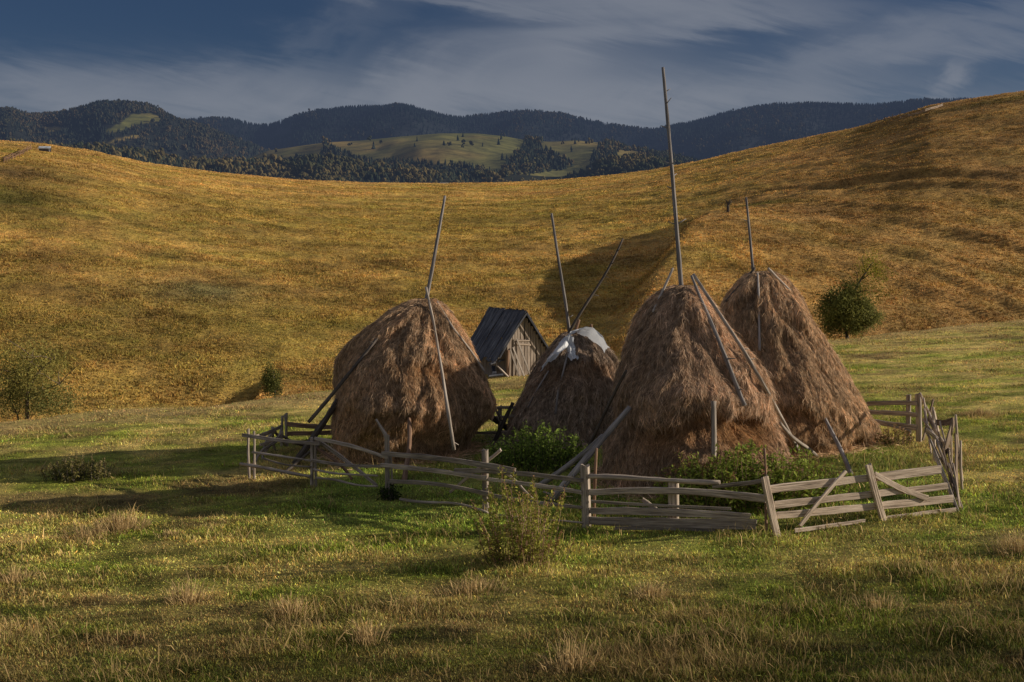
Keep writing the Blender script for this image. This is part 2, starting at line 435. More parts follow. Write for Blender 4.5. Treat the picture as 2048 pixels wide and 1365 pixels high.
def polar_grid(us, ys, fn):
    U, Y = np.meshgrid(us, ys, indexing='ij'); X = U * Y
    V = np.stack([X, Y, fn(X, Y)], -1).reshape(-1, 3)
    a, b = len(us), len(ys); i = np.arange(a - 1)[:, None] * b; j = np.arange(b - 1)[None, :]
    Q = np.stack([i + j, i + b + j, i + b + j + 1, i + j + 1], -1).reshape(-1, 4)
    return V, Q

# field
us = np.linspace(-1.4, 1.4, 520); ys = np.concatenate([np.linspace(.4, 6, 20), np.geomspace(6.2, 130, 330)])
V, Q = polar_grid(us, ys, field)
tag(link('field', np_mesh('field', V, None, Q, field_col(V[:, 0], V[:, 1]) * (.62 + .3 * sstep(22, 40, V[:, 1]))[:, None], None, M['field'], True)), kind='structure')  # ground colour darkened to paint shade into gaps between blades
# hillside
us = np.linspace(-.85, .85, 620); ys = np.concatenate([np.linspace(42, 60, 30), np.geomspace(60.5, 340, 420)])
V, Q = polar_grid(us, ys, hill)
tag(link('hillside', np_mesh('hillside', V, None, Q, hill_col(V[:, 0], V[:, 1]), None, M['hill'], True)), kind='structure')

# ------------------------------------------------------------------ grass
N = 1050000
Y = np.exp(rng.uniform(math.log(8.5), math.log(70), N)); u = rng.uniform(-.5, .5, N); X = u * Y
keep = Y < edgeY(u) + 2; X, Y = X[keep], Y[keep]; N = len(X)
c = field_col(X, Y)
tall = np.clip(.45 + 1.6 * fbm(X * .8, Y * .9, 61, 3), 0, 1)
near = sstep(19, 11, Y)
kindr = rng.random(N)
L = (.035 + .06 * tall) * rng.uniform(.5, 1.5, N) * (1 + .45 * near)
straw = kindr < (.035 + .035 * near) * (.35 + 1.2 * tall ** 2)
L = np.where(straw, L * rng.uniform(1.5, 3.2, N), L)
inside = (np.abs(X - 2) < 6.5) & (Y > 20.5) & (Y < 31)
L = np.where(inside, L * 1.3, L)
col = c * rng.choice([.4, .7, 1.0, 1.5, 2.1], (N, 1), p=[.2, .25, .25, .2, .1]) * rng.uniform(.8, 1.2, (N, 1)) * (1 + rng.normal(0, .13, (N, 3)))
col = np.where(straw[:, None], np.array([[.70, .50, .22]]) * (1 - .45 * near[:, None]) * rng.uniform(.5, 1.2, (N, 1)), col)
B = np.stack([X, Y, field(X, Y) - .01], 1)
d = rng.normal(0, .42, (N, 3)); d[:, 2] = 1; d[:, 0] -= .1
W_ = np.maximum(.0045, .00042 * Y) * rng.choice([.8, 1.2, 2.2], N, p=[.5, .35, .15]); nr = Y < 24
V, T, C = blades(B[nr], d[nr], L[nr], W_[nr], col[nr], .35)
V2, T2, C2 = blades(B[~nr], d[~nr], L[~nr], W_[~nr], col[~nr], .35, segs=1)
T = np.vstack([T, T2 + len(V)]); V = np.vstack([V, V2]); C = np.vstack([C, C2])
tag(link('grass', np_mesh('grass', V, T, None, C, None, M['grass'])), 'short green meadow grass mixed with straw coloured stalks', 'grass', kind='stuff')

NT_ = 300000
Y = np.exp(rng.uniform(math.log(52), math.log(262), NT_)); u = rng.uniform(-.5, .5, NT_); X = u * Y
keep = (Y > baseY(u) - 4) & (Y < ridgeY(u) + 3); X, Y = X[keep], Y[keep]
K = 4; n = len(X)
hgt = (.11 + .15 * np.clip(.5 + fbm(X * .3, Y * .3, 73, 2), 0, 1)) * rng.uniform(.6, 1.3, n)
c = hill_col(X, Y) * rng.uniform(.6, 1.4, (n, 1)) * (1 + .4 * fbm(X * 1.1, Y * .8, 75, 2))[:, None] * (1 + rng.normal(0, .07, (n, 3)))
B = np.repeat(np.stack([X, Y, hill(X, Y) - .03], 1), K, 0); B[:, :2] += rng.normal(0, .13, (n * K, 2))
d = rng.normal(0, .45, (n * K, 3)); d[:, 2] = 1
V, T, C = blades(B, d, np.repeat(hgt, K) * rng.uniform(.6, 1.2, n * K), np.repeat(.05 + .0004 * Y, K), np.repeat(c, K, 0) * rng.uniform(.8, 1.2, (n * K, 1)), .3, segs=1)
tag(link('hill_grass', np_mesh('hill_grass', V, T, None, C, None, M['hillgrass'])), 'dry golden tussock grass covering the far hillside', 'grass', kind='stuff')

# ------------------------------------------------------------------ mountains and forests
def layer_fns(pts, Yr, depth, drop):
    P = np.array(pts, float); U = (P[:, 0] - CX) / FPX / cp; T = np.array([ray(a, b)[2] for a, b in P])
    def z(x, y):
        x = np.asarray(x, float); y = np.asarray(y, float); uu = x / np.maximum(y, 1)
        top = CAM[2] + np.interp(uu, U, T) * Yr
        s = (y - (Yr - depth)) / depth
        zz = top - drop * (1 - np.clip(s, 0, 1)) ** 1.25 + drop * .12 * np.sin(np.pi * np.clip(s, 0, 1)) * fbm(uu * 14, y / depth * 2.0, int(Yr), 3) * 1.2
        return np.where(s > 1, top - (y - Yr) * .35, zz)
    return z

def smooth_pts(pts, n=3):
    P = np.array(pts, float); x = np.linspace(P[0, 0], P[-1, 0], 260); y = np.interp(x, P[:, 0], P[:, 1])
    k = np.array([.25, .5, .25])
    for _ in range(n): y[1:-1] = np.convolve(y, k, 'valid')
    return np.stack([x, y], 1)

def project(V):
    r = V - CAM; dep = r[:, 1] * cp - r[:, 2] * sp
    return CX + FPX * r[:, 0] / dep, CY - FPX * (r[:, 1] * sp + r[:, 2] * cp) / dep

def conifers(mb, P, h, w, col):
    N = len(P); sides = 6
    for (z0, z1, k) in ((.04, .55, 1.0), (.32, .78, .72), (.58, 1.0, .45)):
        ang = np.linspace(0, 2 * np.pi, sides, endpoint=False)[None, :] + rng.uniform(0, 6.28, (N, 1))
        rr = (w * k)[:, None] * rng.uniform(.65, 1.25, (N, sides))
        ring = np.stack([P[:, None, 0] + np.cos(ang) * rr, P[:, None, 1] + np.sin(ang) * rr, P[:, None, 2] + (h * z0)[:, None] + rng.uniform(-.03, .05, (N, sides)) * h[:, None]], -1)
        tip = P + np.stack([0 * h, 0 * h, h * z1], 1)
        V = np.concatenate([ring, tip[:, None, :]], 1).reshape(-1, 3)
        b = np.arange(N)[:, None] * 7
        T = np.concatenate([b + np.array([[q, (q + 1) % sides, 6]]) for q in range(sides)])
        mb.add(V, None, T, np.repeat(col, 7, 0))

_t = (1 + 5 ** .5) / 2
ICO = np.array([(-1, _t, 0), (1, _t, 0), (-1, -_t, 0), (1, -_t, 0), (0, -1, _t), (0, 1, _t), (0, -1, -_t), (0, 1, -_t), (_t, 0, -1), (_t, 0, 1), (-_t, 0, -1), (-_t, 0, 1)]) / math.sqrt(1 + _t * _t)
ICF = np.array([(0, 11, 5), (0, 5, 1), (0, 1, 7), (0, 7, 10), (0, 10, 11), (1, 5, 9), (5, 11, 4), (11, 10, 2), (10, 7, 6), (7, 1, 8), (3, 9, 4), (3, 4, 2), (3, 2, 6), (3, 6, 8), (3, 8, 9), (4, 9, 5), (2, 4, 11), (6, 2, 10), (8, 6, 7), (9, 8, 1)])
def broadleaf(mb, P, h, w, col):
    N = len(P)
    for k in range(5):
        o = rng.normal(0, .45, (N, 3)) * np.stack([w, w, h * .35], 1); o[:, 2] += h * rng.uniform(.35, .72, N)
        s = rng.uniform(.4, .75, (N, 1, 1)) * w[:, None, None]
        V = (P + o)[:, None, :] + ICO[None] * s * rng.uniform(.7, 1.3, (N, 12, 1)) * np.array([1, 1, 1.15])
        b = (np.arange(N) * 12)[:, None, None]
        mb.add(V.reshape(-1, 3), None, (b + ICF[None]).reshape(-1, 3), np.repeat(col * rng.uniform(.75, 1.25, (N, 1)), 12, 0))

def inpoly(px, py, poly):
    ins = np.zeros(len(px), bool); n = len(poly)
    for i in range(n):
        x1, y1 = poly[i]; x2, y2 = poly[(i + 1) % n]
        c = ((y1 > py) != (y2 > py)) & (px < (x2 - x1) * (py - y1) / (y2 - y1 + 1e-9) + x1); ins ^= c
    return ins

def mountain(name, pts, Yr, depth, drop, gcol, meadow=None):
    P = smooth_pts(pts); f = layer_fns(P, Yr, depth, drop)
    u0, u1 = (P[0, 0] - CX) / FPX, (P[-1, 0] - CX) / FPX
    V, Q = polar_grid(np.linspace(u0, u1, 260), np.concatenate([np.linspace(Yr - depth, Yr, 60), np.linspace(Yr + depth * .03, Yr + depth * .4, 8)]), f)
    c = np.broadcast_to(np.array(gcol), (len(V), 3)).copy()
    if meadow is not None:
        k = np.clip(.5 + 1.6 * fbm(V[:, 0] * .009, V[:, 1] * .008, 91, 4), 0, 1)
        m = meadow(V); c = c * (1 - m[:, None]) + lerp((.36, .25, .085), (.17, .175, .055), k) * m[:, None]
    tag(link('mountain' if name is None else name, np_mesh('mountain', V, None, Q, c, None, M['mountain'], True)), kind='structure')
    return f, u0, u1

BACK = [(-700, 262), (-200, 255), (0, 252), (300, 252), (400, 244), (450, 239), (500, 249), (540, 259), (600, 237), (650, 225), (700, 221), (760, 219), (820, 217), (860, 227), (900, 241), (940, 242), (970, 236),
        (1050, 225), (1110, 231), (1180, 247), (1250, 258), (1300, 265), (1330, 261), (1400, 246), (1470, 226), (1530, 215), (1620, 211), (1680, 215), (1760, 212), (1850, 206), (2048, 203), (2900, 215)]
LEFT = [(-700, 250), (-200, 235), (0, 229), (35, 221), (60, 230), (90, 236), (150, 229), (215, 213), (260, 214), (300, 218), (340, 230), (380, 249), (430, 266), (480, 286), (520, 302), (580, 325), (700, 372), (760, 400)]
MID = [(380, 372), (440, 345), (500, 318), (540, 302), (600, 293), (660, 285), (720, 282), (800, 274), (880, 268), (950, 267), (1010, 273), (1050, 281), (1100, 284), (1150, 281), (1200, 286), (1225, 291), (1260, 301), (1320, 312), (1400, 333), (1500, 365), (1600, 390)]
LOW = [(-700, 300), (-200, 300), (0, 292), (60, 296), (140, 303), (200, 300), (260, 305), (330, 316), (400, 328), (470, 326), (540, 328), (600, 330), (650, 316), (700, 330), (760, 338), (830, 346), (900, 352), (960, 354), (1000, 350), (1050, 350), (1120, 356), (1180, 340), (1220, 320), (1260, 316), (1320, 322), (1400, 342), (1500, 372), (1700, 400), (2900, 420)]

def scatter_forest(label, specs):
    mb = MB()
    for (f, u0, u1, Yr, depth, n, hp, wp, conifer, cols, reject, nearness) in specs:
        u = rng.uniform(max(u0, -.56), min(u1, .56), n); q = rng.random(n) ** nearness; y = Yr - depth * q
        x = u * y; P = np.stack([x, y, f(x, y)], 1)
        px, py = project(P); ok = ~reject(px, py); P = P[ok]; px = px[ok]; py = py[ok]; N = len(P)
        sc_ = P[:, 1] / FPX
        h = rng.uniform(.65, 1.3, N) * hp * sc_ * np.clip(1 + .35 * fbm(px * .02, py * .05, 17, 2), .6, 1.5); w = h * wp * rng.uniform(.8, 1.25, N)
        cn = rng.random(N) + .5 * fbm(px * .012, py * .03, 19, 2) < conifer
        k = np.clip(.5 + .9 * fbm(px * .015, py * .04, 29, 3) + rng.normal(0, .22, N), 0, 1)
        cc = lerp(cols[0], cols[1], k); cb = lerp(cols[2], cols[3], k)
        if cn.any(): conifers(mb, P[cn], h[cn], w[cn], cc[cn])
        if (~cn).any(): broadleaf(mb, P[~cn], h[~cn] * .85, w[~cn] * 1.25, cb[~cn])
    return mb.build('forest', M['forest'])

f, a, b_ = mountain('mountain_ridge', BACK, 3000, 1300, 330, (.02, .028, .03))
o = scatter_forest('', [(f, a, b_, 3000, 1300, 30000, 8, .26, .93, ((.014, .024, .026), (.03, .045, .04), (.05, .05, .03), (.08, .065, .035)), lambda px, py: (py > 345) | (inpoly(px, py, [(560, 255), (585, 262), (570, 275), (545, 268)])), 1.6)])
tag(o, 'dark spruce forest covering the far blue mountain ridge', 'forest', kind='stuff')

def lmeadow(V):
    px, py = project(V)
    return (inpoly(px, py, [(262, 229), (300, 227), (322, 234), (318, 243), (270, 252), (228, 268), (203, 270), (215, 258), (240, 248)]) | inpoly(px, py, [(80, 256), (120, 254), (130, 260), (95, 264)]) | inpoly(px, py, [(195, 286), (270, 270), (285, 272), (215, 290)])).astype(float)
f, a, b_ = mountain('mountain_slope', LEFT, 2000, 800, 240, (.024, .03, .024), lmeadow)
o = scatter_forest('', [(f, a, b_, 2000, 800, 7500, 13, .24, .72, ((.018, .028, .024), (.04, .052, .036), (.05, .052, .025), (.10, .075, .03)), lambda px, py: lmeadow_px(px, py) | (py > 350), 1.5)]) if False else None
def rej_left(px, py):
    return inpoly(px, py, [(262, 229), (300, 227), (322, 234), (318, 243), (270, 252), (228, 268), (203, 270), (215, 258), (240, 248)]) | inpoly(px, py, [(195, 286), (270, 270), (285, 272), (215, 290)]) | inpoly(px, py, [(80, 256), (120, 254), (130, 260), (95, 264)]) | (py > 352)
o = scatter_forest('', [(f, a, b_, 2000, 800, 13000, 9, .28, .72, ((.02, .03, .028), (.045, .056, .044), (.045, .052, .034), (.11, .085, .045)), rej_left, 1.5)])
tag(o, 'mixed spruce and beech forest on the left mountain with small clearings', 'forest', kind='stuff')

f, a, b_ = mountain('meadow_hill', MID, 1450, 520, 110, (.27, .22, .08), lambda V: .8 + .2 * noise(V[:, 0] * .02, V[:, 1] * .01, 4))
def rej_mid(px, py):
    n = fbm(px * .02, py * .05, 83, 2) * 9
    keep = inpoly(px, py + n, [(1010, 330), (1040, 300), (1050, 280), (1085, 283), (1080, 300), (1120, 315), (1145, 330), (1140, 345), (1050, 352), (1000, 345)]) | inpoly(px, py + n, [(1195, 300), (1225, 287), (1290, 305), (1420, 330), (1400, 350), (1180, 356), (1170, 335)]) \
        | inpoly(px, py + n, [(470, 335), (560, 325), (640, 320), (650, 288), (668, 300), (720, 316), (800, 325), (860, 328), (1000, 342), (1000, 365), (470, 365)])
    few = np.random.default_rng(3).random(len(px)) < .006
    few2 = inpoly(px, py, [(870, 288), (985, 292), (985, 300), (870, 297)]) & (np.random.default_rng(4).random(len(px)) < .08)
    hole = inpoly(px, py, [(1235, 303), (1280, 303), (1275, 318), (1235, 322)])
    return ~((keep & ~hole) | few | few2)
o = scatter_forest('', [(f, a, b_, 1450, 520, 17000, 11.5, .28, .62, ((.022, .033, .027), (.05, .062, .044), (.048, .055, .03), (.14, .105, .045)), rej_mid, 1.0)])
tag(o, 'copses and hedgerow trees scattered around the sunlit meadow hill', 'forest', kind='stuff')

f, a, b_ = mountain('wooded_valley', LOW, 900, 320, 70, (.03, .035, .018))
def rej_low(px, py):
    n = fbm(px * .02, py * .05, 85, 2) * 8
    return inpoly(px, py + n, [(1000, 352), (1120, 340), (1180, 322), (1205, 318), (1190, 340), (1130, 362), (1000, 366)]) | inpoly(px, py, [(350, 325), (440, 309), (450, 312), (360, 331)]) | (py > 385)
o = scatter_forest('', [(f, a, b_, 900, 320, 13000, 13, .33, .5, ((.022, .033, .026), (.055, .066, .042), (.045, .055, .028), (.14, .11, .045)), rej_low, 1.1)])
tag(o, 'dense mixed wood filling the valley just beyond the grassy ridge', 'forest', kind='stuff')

# ------------------------------------------------------------------ haystacks
def haystack(prof, Yc, seed, label, tint, grooves, nstr=46000, bulge=(.25, -2.0, .55)):
    """prof: (y pixel, left x, right x) outline read off the photograph; a round, lumpy stack of drooping hay"""
    pr = np.array(prof, float); base_px = (pr[-1, 1] + pr[-1, 2]) / 2
    zc = []; xc = []; rc = []
    for (py, a, b) in pr:
        p = at((a + b) / 2, py, Yc); zc.append(p[2]); xc.append(p[0]); rc.append((b - a) / 2 * Yc / FPX)
    zc = np.array(zc)[::-1]; xc = np.array(xc)[::-1]; rc = np.array(rc)[::-1]     # rising z
    zg = float(field(xc[0], Yc)) - .12
    def surf(th, h):
        """th angle, h 0..1 up the stack -> point"""
        z = zg + (zc[-1] - zg) * h
        x0 = np.interp(z, zc, xc); r = np.interp(z, zc, rc)
        r = r * (1 + bulge[0] * np.exp(-(np.angle(np.exp(1j * (th - bulge[1]))) / bulge[2]) ** 2))
        cx_, cy_ = np.cos(th), np.sin(th)
        lump = fbm(cx_ * 1.6 + 5 + seed, cy_ * 1.6 + z * 1.0, seed, 3) * .30 + fbm(cx_ * 3.4 + seed, cy_ * 3.4 + z * 1.7, seed + 5, 3) * .21 + fbm(cx_ * 8 + seed, cy_ * 8 + z * 2.4, seed + 7, 3) * .075
        strk = fbm(cx_ * 14 + 3, cy_ * 14 + z * 1.6, seed + 9, 3) * .06
        ledge = fbm(cx_ * 1.5 + 2, cy_ * 1.5 + seed, seed + 3, 2)
        gr = 0
        for (gz, gd, gw, t0, tw) in grooves:
            zz = z - (gz + .18 * ledge + .12 * fbm(cx_ * 4, cy_ * 4, seed + 13, 2)); msk = np.exp(-((np.angle(np.exp(1j * (th - t0)))) / tw) ** 2)
            gr = gr + gd * msk * np.where(zz < 0, np.exp(-(zz / (gw * 2.4)) ** 2), np.exp(-(zz / (gw * .5)) ** 2))
        fade = np.clip(r / .8, .12, 1)
        rr = np.maximum(r + (lump * (.38 + .62 * cy_ ** 2) + strk) * fade - gr * fade, .01)
        wz = .06 * fbm(cx_ * 3, cy_ * 3 + z * 2, seed + 21, 2)
        return np.stack([x0 + rr * cx_, Yc + rr * cy_, z + wz * fade], -1), gr
    nth, nh = 320, 230
    th = np.linspace(0, 2 * np.pi, nth, endpoint=False); hh = 1 - (1 - np.linspace(0, 1, nh)) ** 1.15
    TH, HH = np.meshgrid(th, hh, indexing='ij'); V, gr = surf(TH, HH)
    V = V.reshape(-1, 3); i = np.arange(nth)[:, None] * nh; i2 = ((np.arange(nth) + 1) % nth)[:, None] * nh; j = np.arange(nh - 1)[None, :]
    Q = np.stack([i + j, i2 + j, i2 + j + 1, i + j + 1], -1).reshape(-1, 4)
    grf = np.broadcast_to(gr, TH.shape).reshape(-1)
    dark = np.array(tint) * .34; gold = np.array((.44, .24, .095))  # body colour carries the shade in the gaps between strands
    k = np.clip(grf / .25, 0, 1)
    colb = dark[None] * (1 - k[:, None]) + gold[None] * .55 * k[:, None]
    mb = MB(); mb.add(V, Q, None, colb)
    # strands
    n = int(nstr * 2.9); t_ = rng.uniform(0, 2 * np.pi, n); h_ = rng.random(n) ** .9
    h_ = np.clip(h_, .015, .995)
    P, g = surf(t_, h_); P2, _ = surf(t_, np.clip(h_ - .02, 0, 1)); P3, _ = surf(t_ + .03, h_)
    dn = P2 - P; dn /= np.linalg.norm(dn, axis=1, keepdims=True) + 1e-9
    tg = P3 - P; tg /= np.linalg.norm(tg, axis=1, keepdims=True) + 1e-9
    nm = np.cross(tg, -dn); nm /= np.linalg.norm(nm, axis=1, keepdims=True) + 1e-9
    sw = fbm(np.cos(t_) * 3 + seed, np.sin(t_) * 3 + P[:, 2] * 1.5, seed + 31, 2) * 1.2
    wild = (rng.random(n) < .07)[:, None]
    d = dn + tg * (sw[:, None] * .5 + rng.normal(0, .55, (n, 1))) + nm * (rng.uniform(-.04, .16, (n, 1)) + wild * rng.uniform(0, .6, (n, 1))) + wild * tg * rng.normal(0, .8, (n, 1))
    pale = rng.random(n) ** 3
    tone = np.clip(.95 + .6 * fbm(np.cos(t_) * 2.2 + seed, np.sin(t_) * 2.2 + P[:, 2] * 1.1, seed + 41, 3), .5, 1.5)
    c = np.array(tint)[None] * (tone * rng.uniform(.55, 1.25, n))[:, None]
    c = c * (1 - pale[:, None] * .65) + np.array([[.56, .45, .34]]) * pale[:, None] * .65
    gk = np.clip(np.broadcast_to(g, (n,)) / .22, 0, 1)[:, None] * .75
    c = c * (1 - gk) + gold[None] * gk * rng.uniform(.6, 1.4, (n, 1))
    big = rng.random(n) < .12
    ln = np.where(big, rng.uniform(.10, .30, n), rng.uniform(.04, .17, n)); wd = np.where(big, rng.uniform(.008, .014, n), rng.uniform(.005, .010, n))
    c = c * np.where(big, rng.choice([.5, .8, 1.1, 1.3], n), 1.0)[:, None]
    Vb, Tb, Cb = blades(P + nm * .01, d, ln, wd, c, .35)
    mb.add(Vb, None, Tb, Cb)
    # fringe of fallen hay round the foot
    n = 2600; t_ = rng.uniform(0, 2 * np.pi, n); P, _ = surf(t_, np.full(n, .06)); rr = rng.exponential(.16, n)
    P[:, 0] += np.cos(t_) * rr; P[:, 1] += np.sin(t_) * rr; P[:, 2] = field(P[:, 0], P[:, 1]) + .02
    d = rng.normal(0, 1, (n, 3)); d[:, 2] = np.abs(d[:, 2]) * .25
    Vb, Tb, Cb = blades(P, d, rng.uniform(.15, .4, n), np.full(n, .014), np.array(tint)[None] * rng.uniform(.6, 1.5, (n, 1)), .05); mb.add(Vb, None, Tb, Cb)
    root = thing('haystack', (xc[0], Yc, zg + .12), label, 'haystack')
    mb.build('hay', M['hay'], root)
    def surf_at(px, py, off=0.0):
        """the point where the line of sight meets the stack, pushed out by off"""
        d0 = ray(px, py); Yk = np.arange(Yc - 3, Yc + 1, .02); p = CAM[None] + d0[None] * Yk[:, None]
        h = (p[:, 2] - zg) / (zc[-1] - zg); x0 = np.interp(p[:, 2], zc, xc); th = np.arctan2(p[:, 1] - Yc, p[:, 0] - x0)
        S, _ = surf(th, np.clip(h, 0, 1)); rt = np.hypot(S[:, 0] - x0, S[:, 1] - Yc)
        ok = (h <= 1) & (np.hypot(p[:, 0] - x0, p[:, 1] - Yc) < rt + off)
        return p[np.argmax(ok)] if ok.any() else CAM + d0 * (Yc - .3)
    return root, surf_at, zc[-1], zg

tA, tB, tC, tD = (.74, .505, .31), (.54, .42, .325), (.72, .505, .34), (.74, .52, .325)
YA, YB, YC, YD = 28.5, 30.0, 24.1, 28.2
profA = [(597, 838, 862), (604, 818, 876), (620, 785, 895), (650, 745, 915), (680, 712, 932), (720, 684, 955), (760, 673, 975), (800, 668, 988), (830, 664, 984), (850, 665, 962), (880, 672, 943), (905, 686, 934), (925, 694, 926), (950, 700, 918)]
hA, sA, zA, gA = haystack(profA, YA, 3, 'bulging brown haystack on the left, undercut at its foot, nearest the broken fence corner', tA, [(.95, .14, .25, -1.7, .9), (2.1, .16, .2, -1.2, .5)], 46000, (.15, -1.8, .5))
profB = [(664, 1138, 1158), (668, 1126, 1178), (678, 1117, 1192), (700, 1102, 1215), (720, 1087, 1232), (760, 1060, 1243), (800, 1038, 1250), (830, 1024, 1256), (870, 1016, 1258), (900, 1016, 1258)]
hB, sB, zB, gB = haystack(profB, 30.0, 11, 'smallest haystack with white plastic sheeting over its crown', tB, [(1.9, .14, .2, -1.4, 1.0)], 32000)
profC = [(571, 1362, 1386), (576, 1340, 1396), (585, 1322, 1405), (600, 1304, 1418), (640, 1275, 1442), (680, 1253, 1474), (705, 1243, 1502), (740, 1232, 1525), (780, 1225, 1540), (810, 1227, 1538), (840, 1228, 1550), (870, 1217, 1562), (900, 1207, 1572), (950, 1202, 1582), (985, 1202, 1582)]
hC, sC, zC, gC = haystack(profC, YC, 19, 'large front haystack with the tallest pole and a golden hollow under its overhang', tC, [(1.50, .46, .2, -1.05, .5), (1.35, .22, .2, -2.0, .5)], 56000, (.24, -1.85, .6))
profD = [(542, 1508, 1534), (547, 1494, 1550), (560, 1478, 1570), (600, 1449, 1597), (640, 1440, 1618), (680, 1436, 1646), (720, 1432, 1676), (760, 1430, 1702), (800, 1430, 1727), (840, 1430, 1746), (880, 1432, 1758), (910, 1435, 1762)]
hD, sD, zD, gD = haystack(profD, 28.2, 27, 'tall conical haystack at the back right with a sunlit smooth flank', tD, [(1.1, .2, .25, -2.2, .8), (.35, .2, .15, -.8, 1.0)], 50000, (.24, -1.95, .55))

def pole_part(name, root, p0, p1, r0, r1, mat, stubs=0, crook=.006):
    mb = MB(); tube(mb, p0, p1, r0, r1, crook, 22, 9, .05, stubs); return mb.build(name, mat, root, True)
# centre poles of the stacks
pole_part('centre_pole', hA, at(843, 650, YA), at(890, 392, YA), .05, .03, M['birch'])
pole_part('centre_pole', hC, at(1368, 640, YC), at(1326, 135, YC), .052, .028, M['birch'], 11)
pole_part('centre_pole', hD, at(1512, 600, 28.2), at(1492, 395, 28.2), .038, .025, M['birch'], 2)
pole_part('centre_pole', hB, at(1145, 720, 30), at(1103, 427, 29.8), .045, .03, M['birch'], 1)

def prop(p0, p1, r0, r1, mat, label, stubs=0, crook=.012, group=None, cat='pole', name='prop_pole', path=None):
    mb = MB(); tube(mb, p0, p1, r0, r1, crook, 18, 9, .06, stubs, path=path)
    P0 = path[0] if path is not None else p0; P1 = path[-1] if path is not None else p1
    low = P0 if P0[2] < P1[2] else P1
    root = mb.build(name, mat, None, True)
    me = root.data; V = np.empty(len(me.vertices) * 3, np.float32); me.vertices.foreach_get('co', V)
    V = V.reshape(-1, 3) - np.array(low, np.float32); me.vertices.foreach_set('co', V.ravel()); me.update()
    root.location = tuple(float(q) for q in low)
    return tag(root, label, cat, group)

def lay(surf, pts, off):
    """a pole laid down the stack face through the given picture points"""
    return [surf(px, py, off) for (px, py) in pts]
def ext(p, q, k): return p + (q - p) * k

# poles on stack A
w = lay(sA, [(866, 640), (880, 720), (893, 800)], .12)
prop(None, None, .028, .038, M['pole'], 'long pale pole lying down the front of the undercut left haystack', 2, path=[at(852, 575, YA-0.40), w[0], w[1], at(897, 830, YA-2.25), at(908, 900, YA-2.10)])
w = lay(sA, [(745, 690), (708, 735)], .1)
prop(None, None, .03, .045, M['darkpole'], 'dark thin pole sloping off the left shoulder of the left haystack', 1, path=[at(795, 622, YA-0.60), w[0], w[1], at(660, 795, YA-1.40), at(617, 845, YA-1.40)])
prop(at(676, 800, YA-0.60), fhit(590, 930), .07, .085, M['darkpole'], 'thick dark log propped against the left foot of the left haystack', 0, .01)
prop(at(818, 838, YA-2.00), fhit(808, 966), .045, .06, M['redpole'], 'short reddish stake leaning on the shaded front of the left haystack', 0, .01, cat='stake', name='stake')
w = lay(sA, [(905, 655), (940, 700)], .06)
prop(None, None, .02, .03, M['pole'], 'thin pale pole along the sunlit right shoulder of the left haystack', 0, path=[at(874, 603, YA-0.20), w[0], w[1], at(968, 742, YA-0.40)])
prop(at(972, 826, YA+0.20), fhit(1020, 866) + np.array([0, 0, .05]), .07, .08, M['darkpole'], 'short thick dark log jutting right from under the left haystack', 0, .01)
prop(at(984, 800, YA+0.60), at(1003, 842, YA+0.60), .025, .03, M['darkpole'], 'thin dark stick above the log on the right of the left haystack', 0, .02, name='stick', cat='stick')
prop(at(1026, 806, YA+0.70), fhit(985, 893), .05, .055, M['darkpole'], 'dark pole leaning left against the foot of the plastic topped haystack', 0, .01)
# poles on stack B
prop(at(1125, 690, 29.6), at(1246, 478, 30.6), .042, .025, M['darkpole'], 'dark knotty pole slanting up to the right from the plastic topped haystack', 7, .012)
prop(at(1150, 668, 29.5), at(1158, 640, 29.5), .045, .04, M['redpole'], 'short sunlit stub where the two poles cross on the smallest haystack', 0, .01, name='stub', cat='stake')
prop(at(1187, 680, 30.2), at(1182, 649, 30.2), .04, .035, M['redpole'], 'short brown stub standing behind the white plastic strip', 0, .01, name='stub', cat='stake')
w = lay(sB, [(1136, 705), (1125, 750), (1115, 790), (1111, 828)], .05)
prop(None, None, .022, .028, M['birch'], 'curved grey pole hanging below the plastic on the smallest haystack', 0, path=w)
w = lay(sB, [(1097, 742), (1075, 778), (1056, 815)], .05)
prop(None, None, .02, .022, M['birch'], 'thin grey pole on the left flank of the plastic topped haystack', 0, path=w)
# poles on stack C
w = lay(sC, [(1322, 590), (1306, 625)], .06)
prop(None, None, .022, .028, M['pole'], 'short thin stick poking up left of the tallest pole', 1, path=[at(1346, 537, YC-0.10), w[0], w[1]], name='stick', cat='stick')
w = lay(sC, [(1402, 600), (1437, 680), (1462, 745)], .1)
prop(None, None, .026, .05, M['birch'], 'thick ended grey pole lying down the front of the large haystack', 3, path=[at(1383, 552, YC-0.30), w[0], w[1], w[2], w[2] + (w[2] - w[1]) * 1.0 + np.array([0, -.05, 0])])
w = lay(sC, [(1420, 600), (1480, 690), (1530, 775)], .2)
prop(None, None, .03, .045, M['pole'], 'long pale pole down the sunlit right flank of the large haystack', 2, path=[at(1387, 549, YC-0.20), w[0], w[1], w[2], fhit(1602, 912)])
prop(at(1560, 846, YC-0.40), fhit(1634, 914), .035, .045, M['pole'], 'pale pole end resting low between the two right haystacks', 0, .01)
prop(at(1252, 742, YC-1.40), fhit(1150, 942), .03, .038, M['darkpole'], 'slim dark pole leaning on the left side of the large haystack', 1, .01)
prop(at(1260, 815, YC-1.50), fhit(1100, 1004), .05, .075, M['birch'], 'thickest grey log propping the left foot of the large haystack', 2, .006)
prop(at(1206, 872, YC-1.3), fhit(1068, 980), .045, .058, M['birch'], 'second grey log lying behind the thickest prop log', 0, .008)
prop(at(1427, 803, YC-2.0), at(1428, 1004, YC-2.1), .05, .055, M['pole'], 'pale upright stake under the overhang of the large haystack', 0, .006, cat='stake', name='stake')
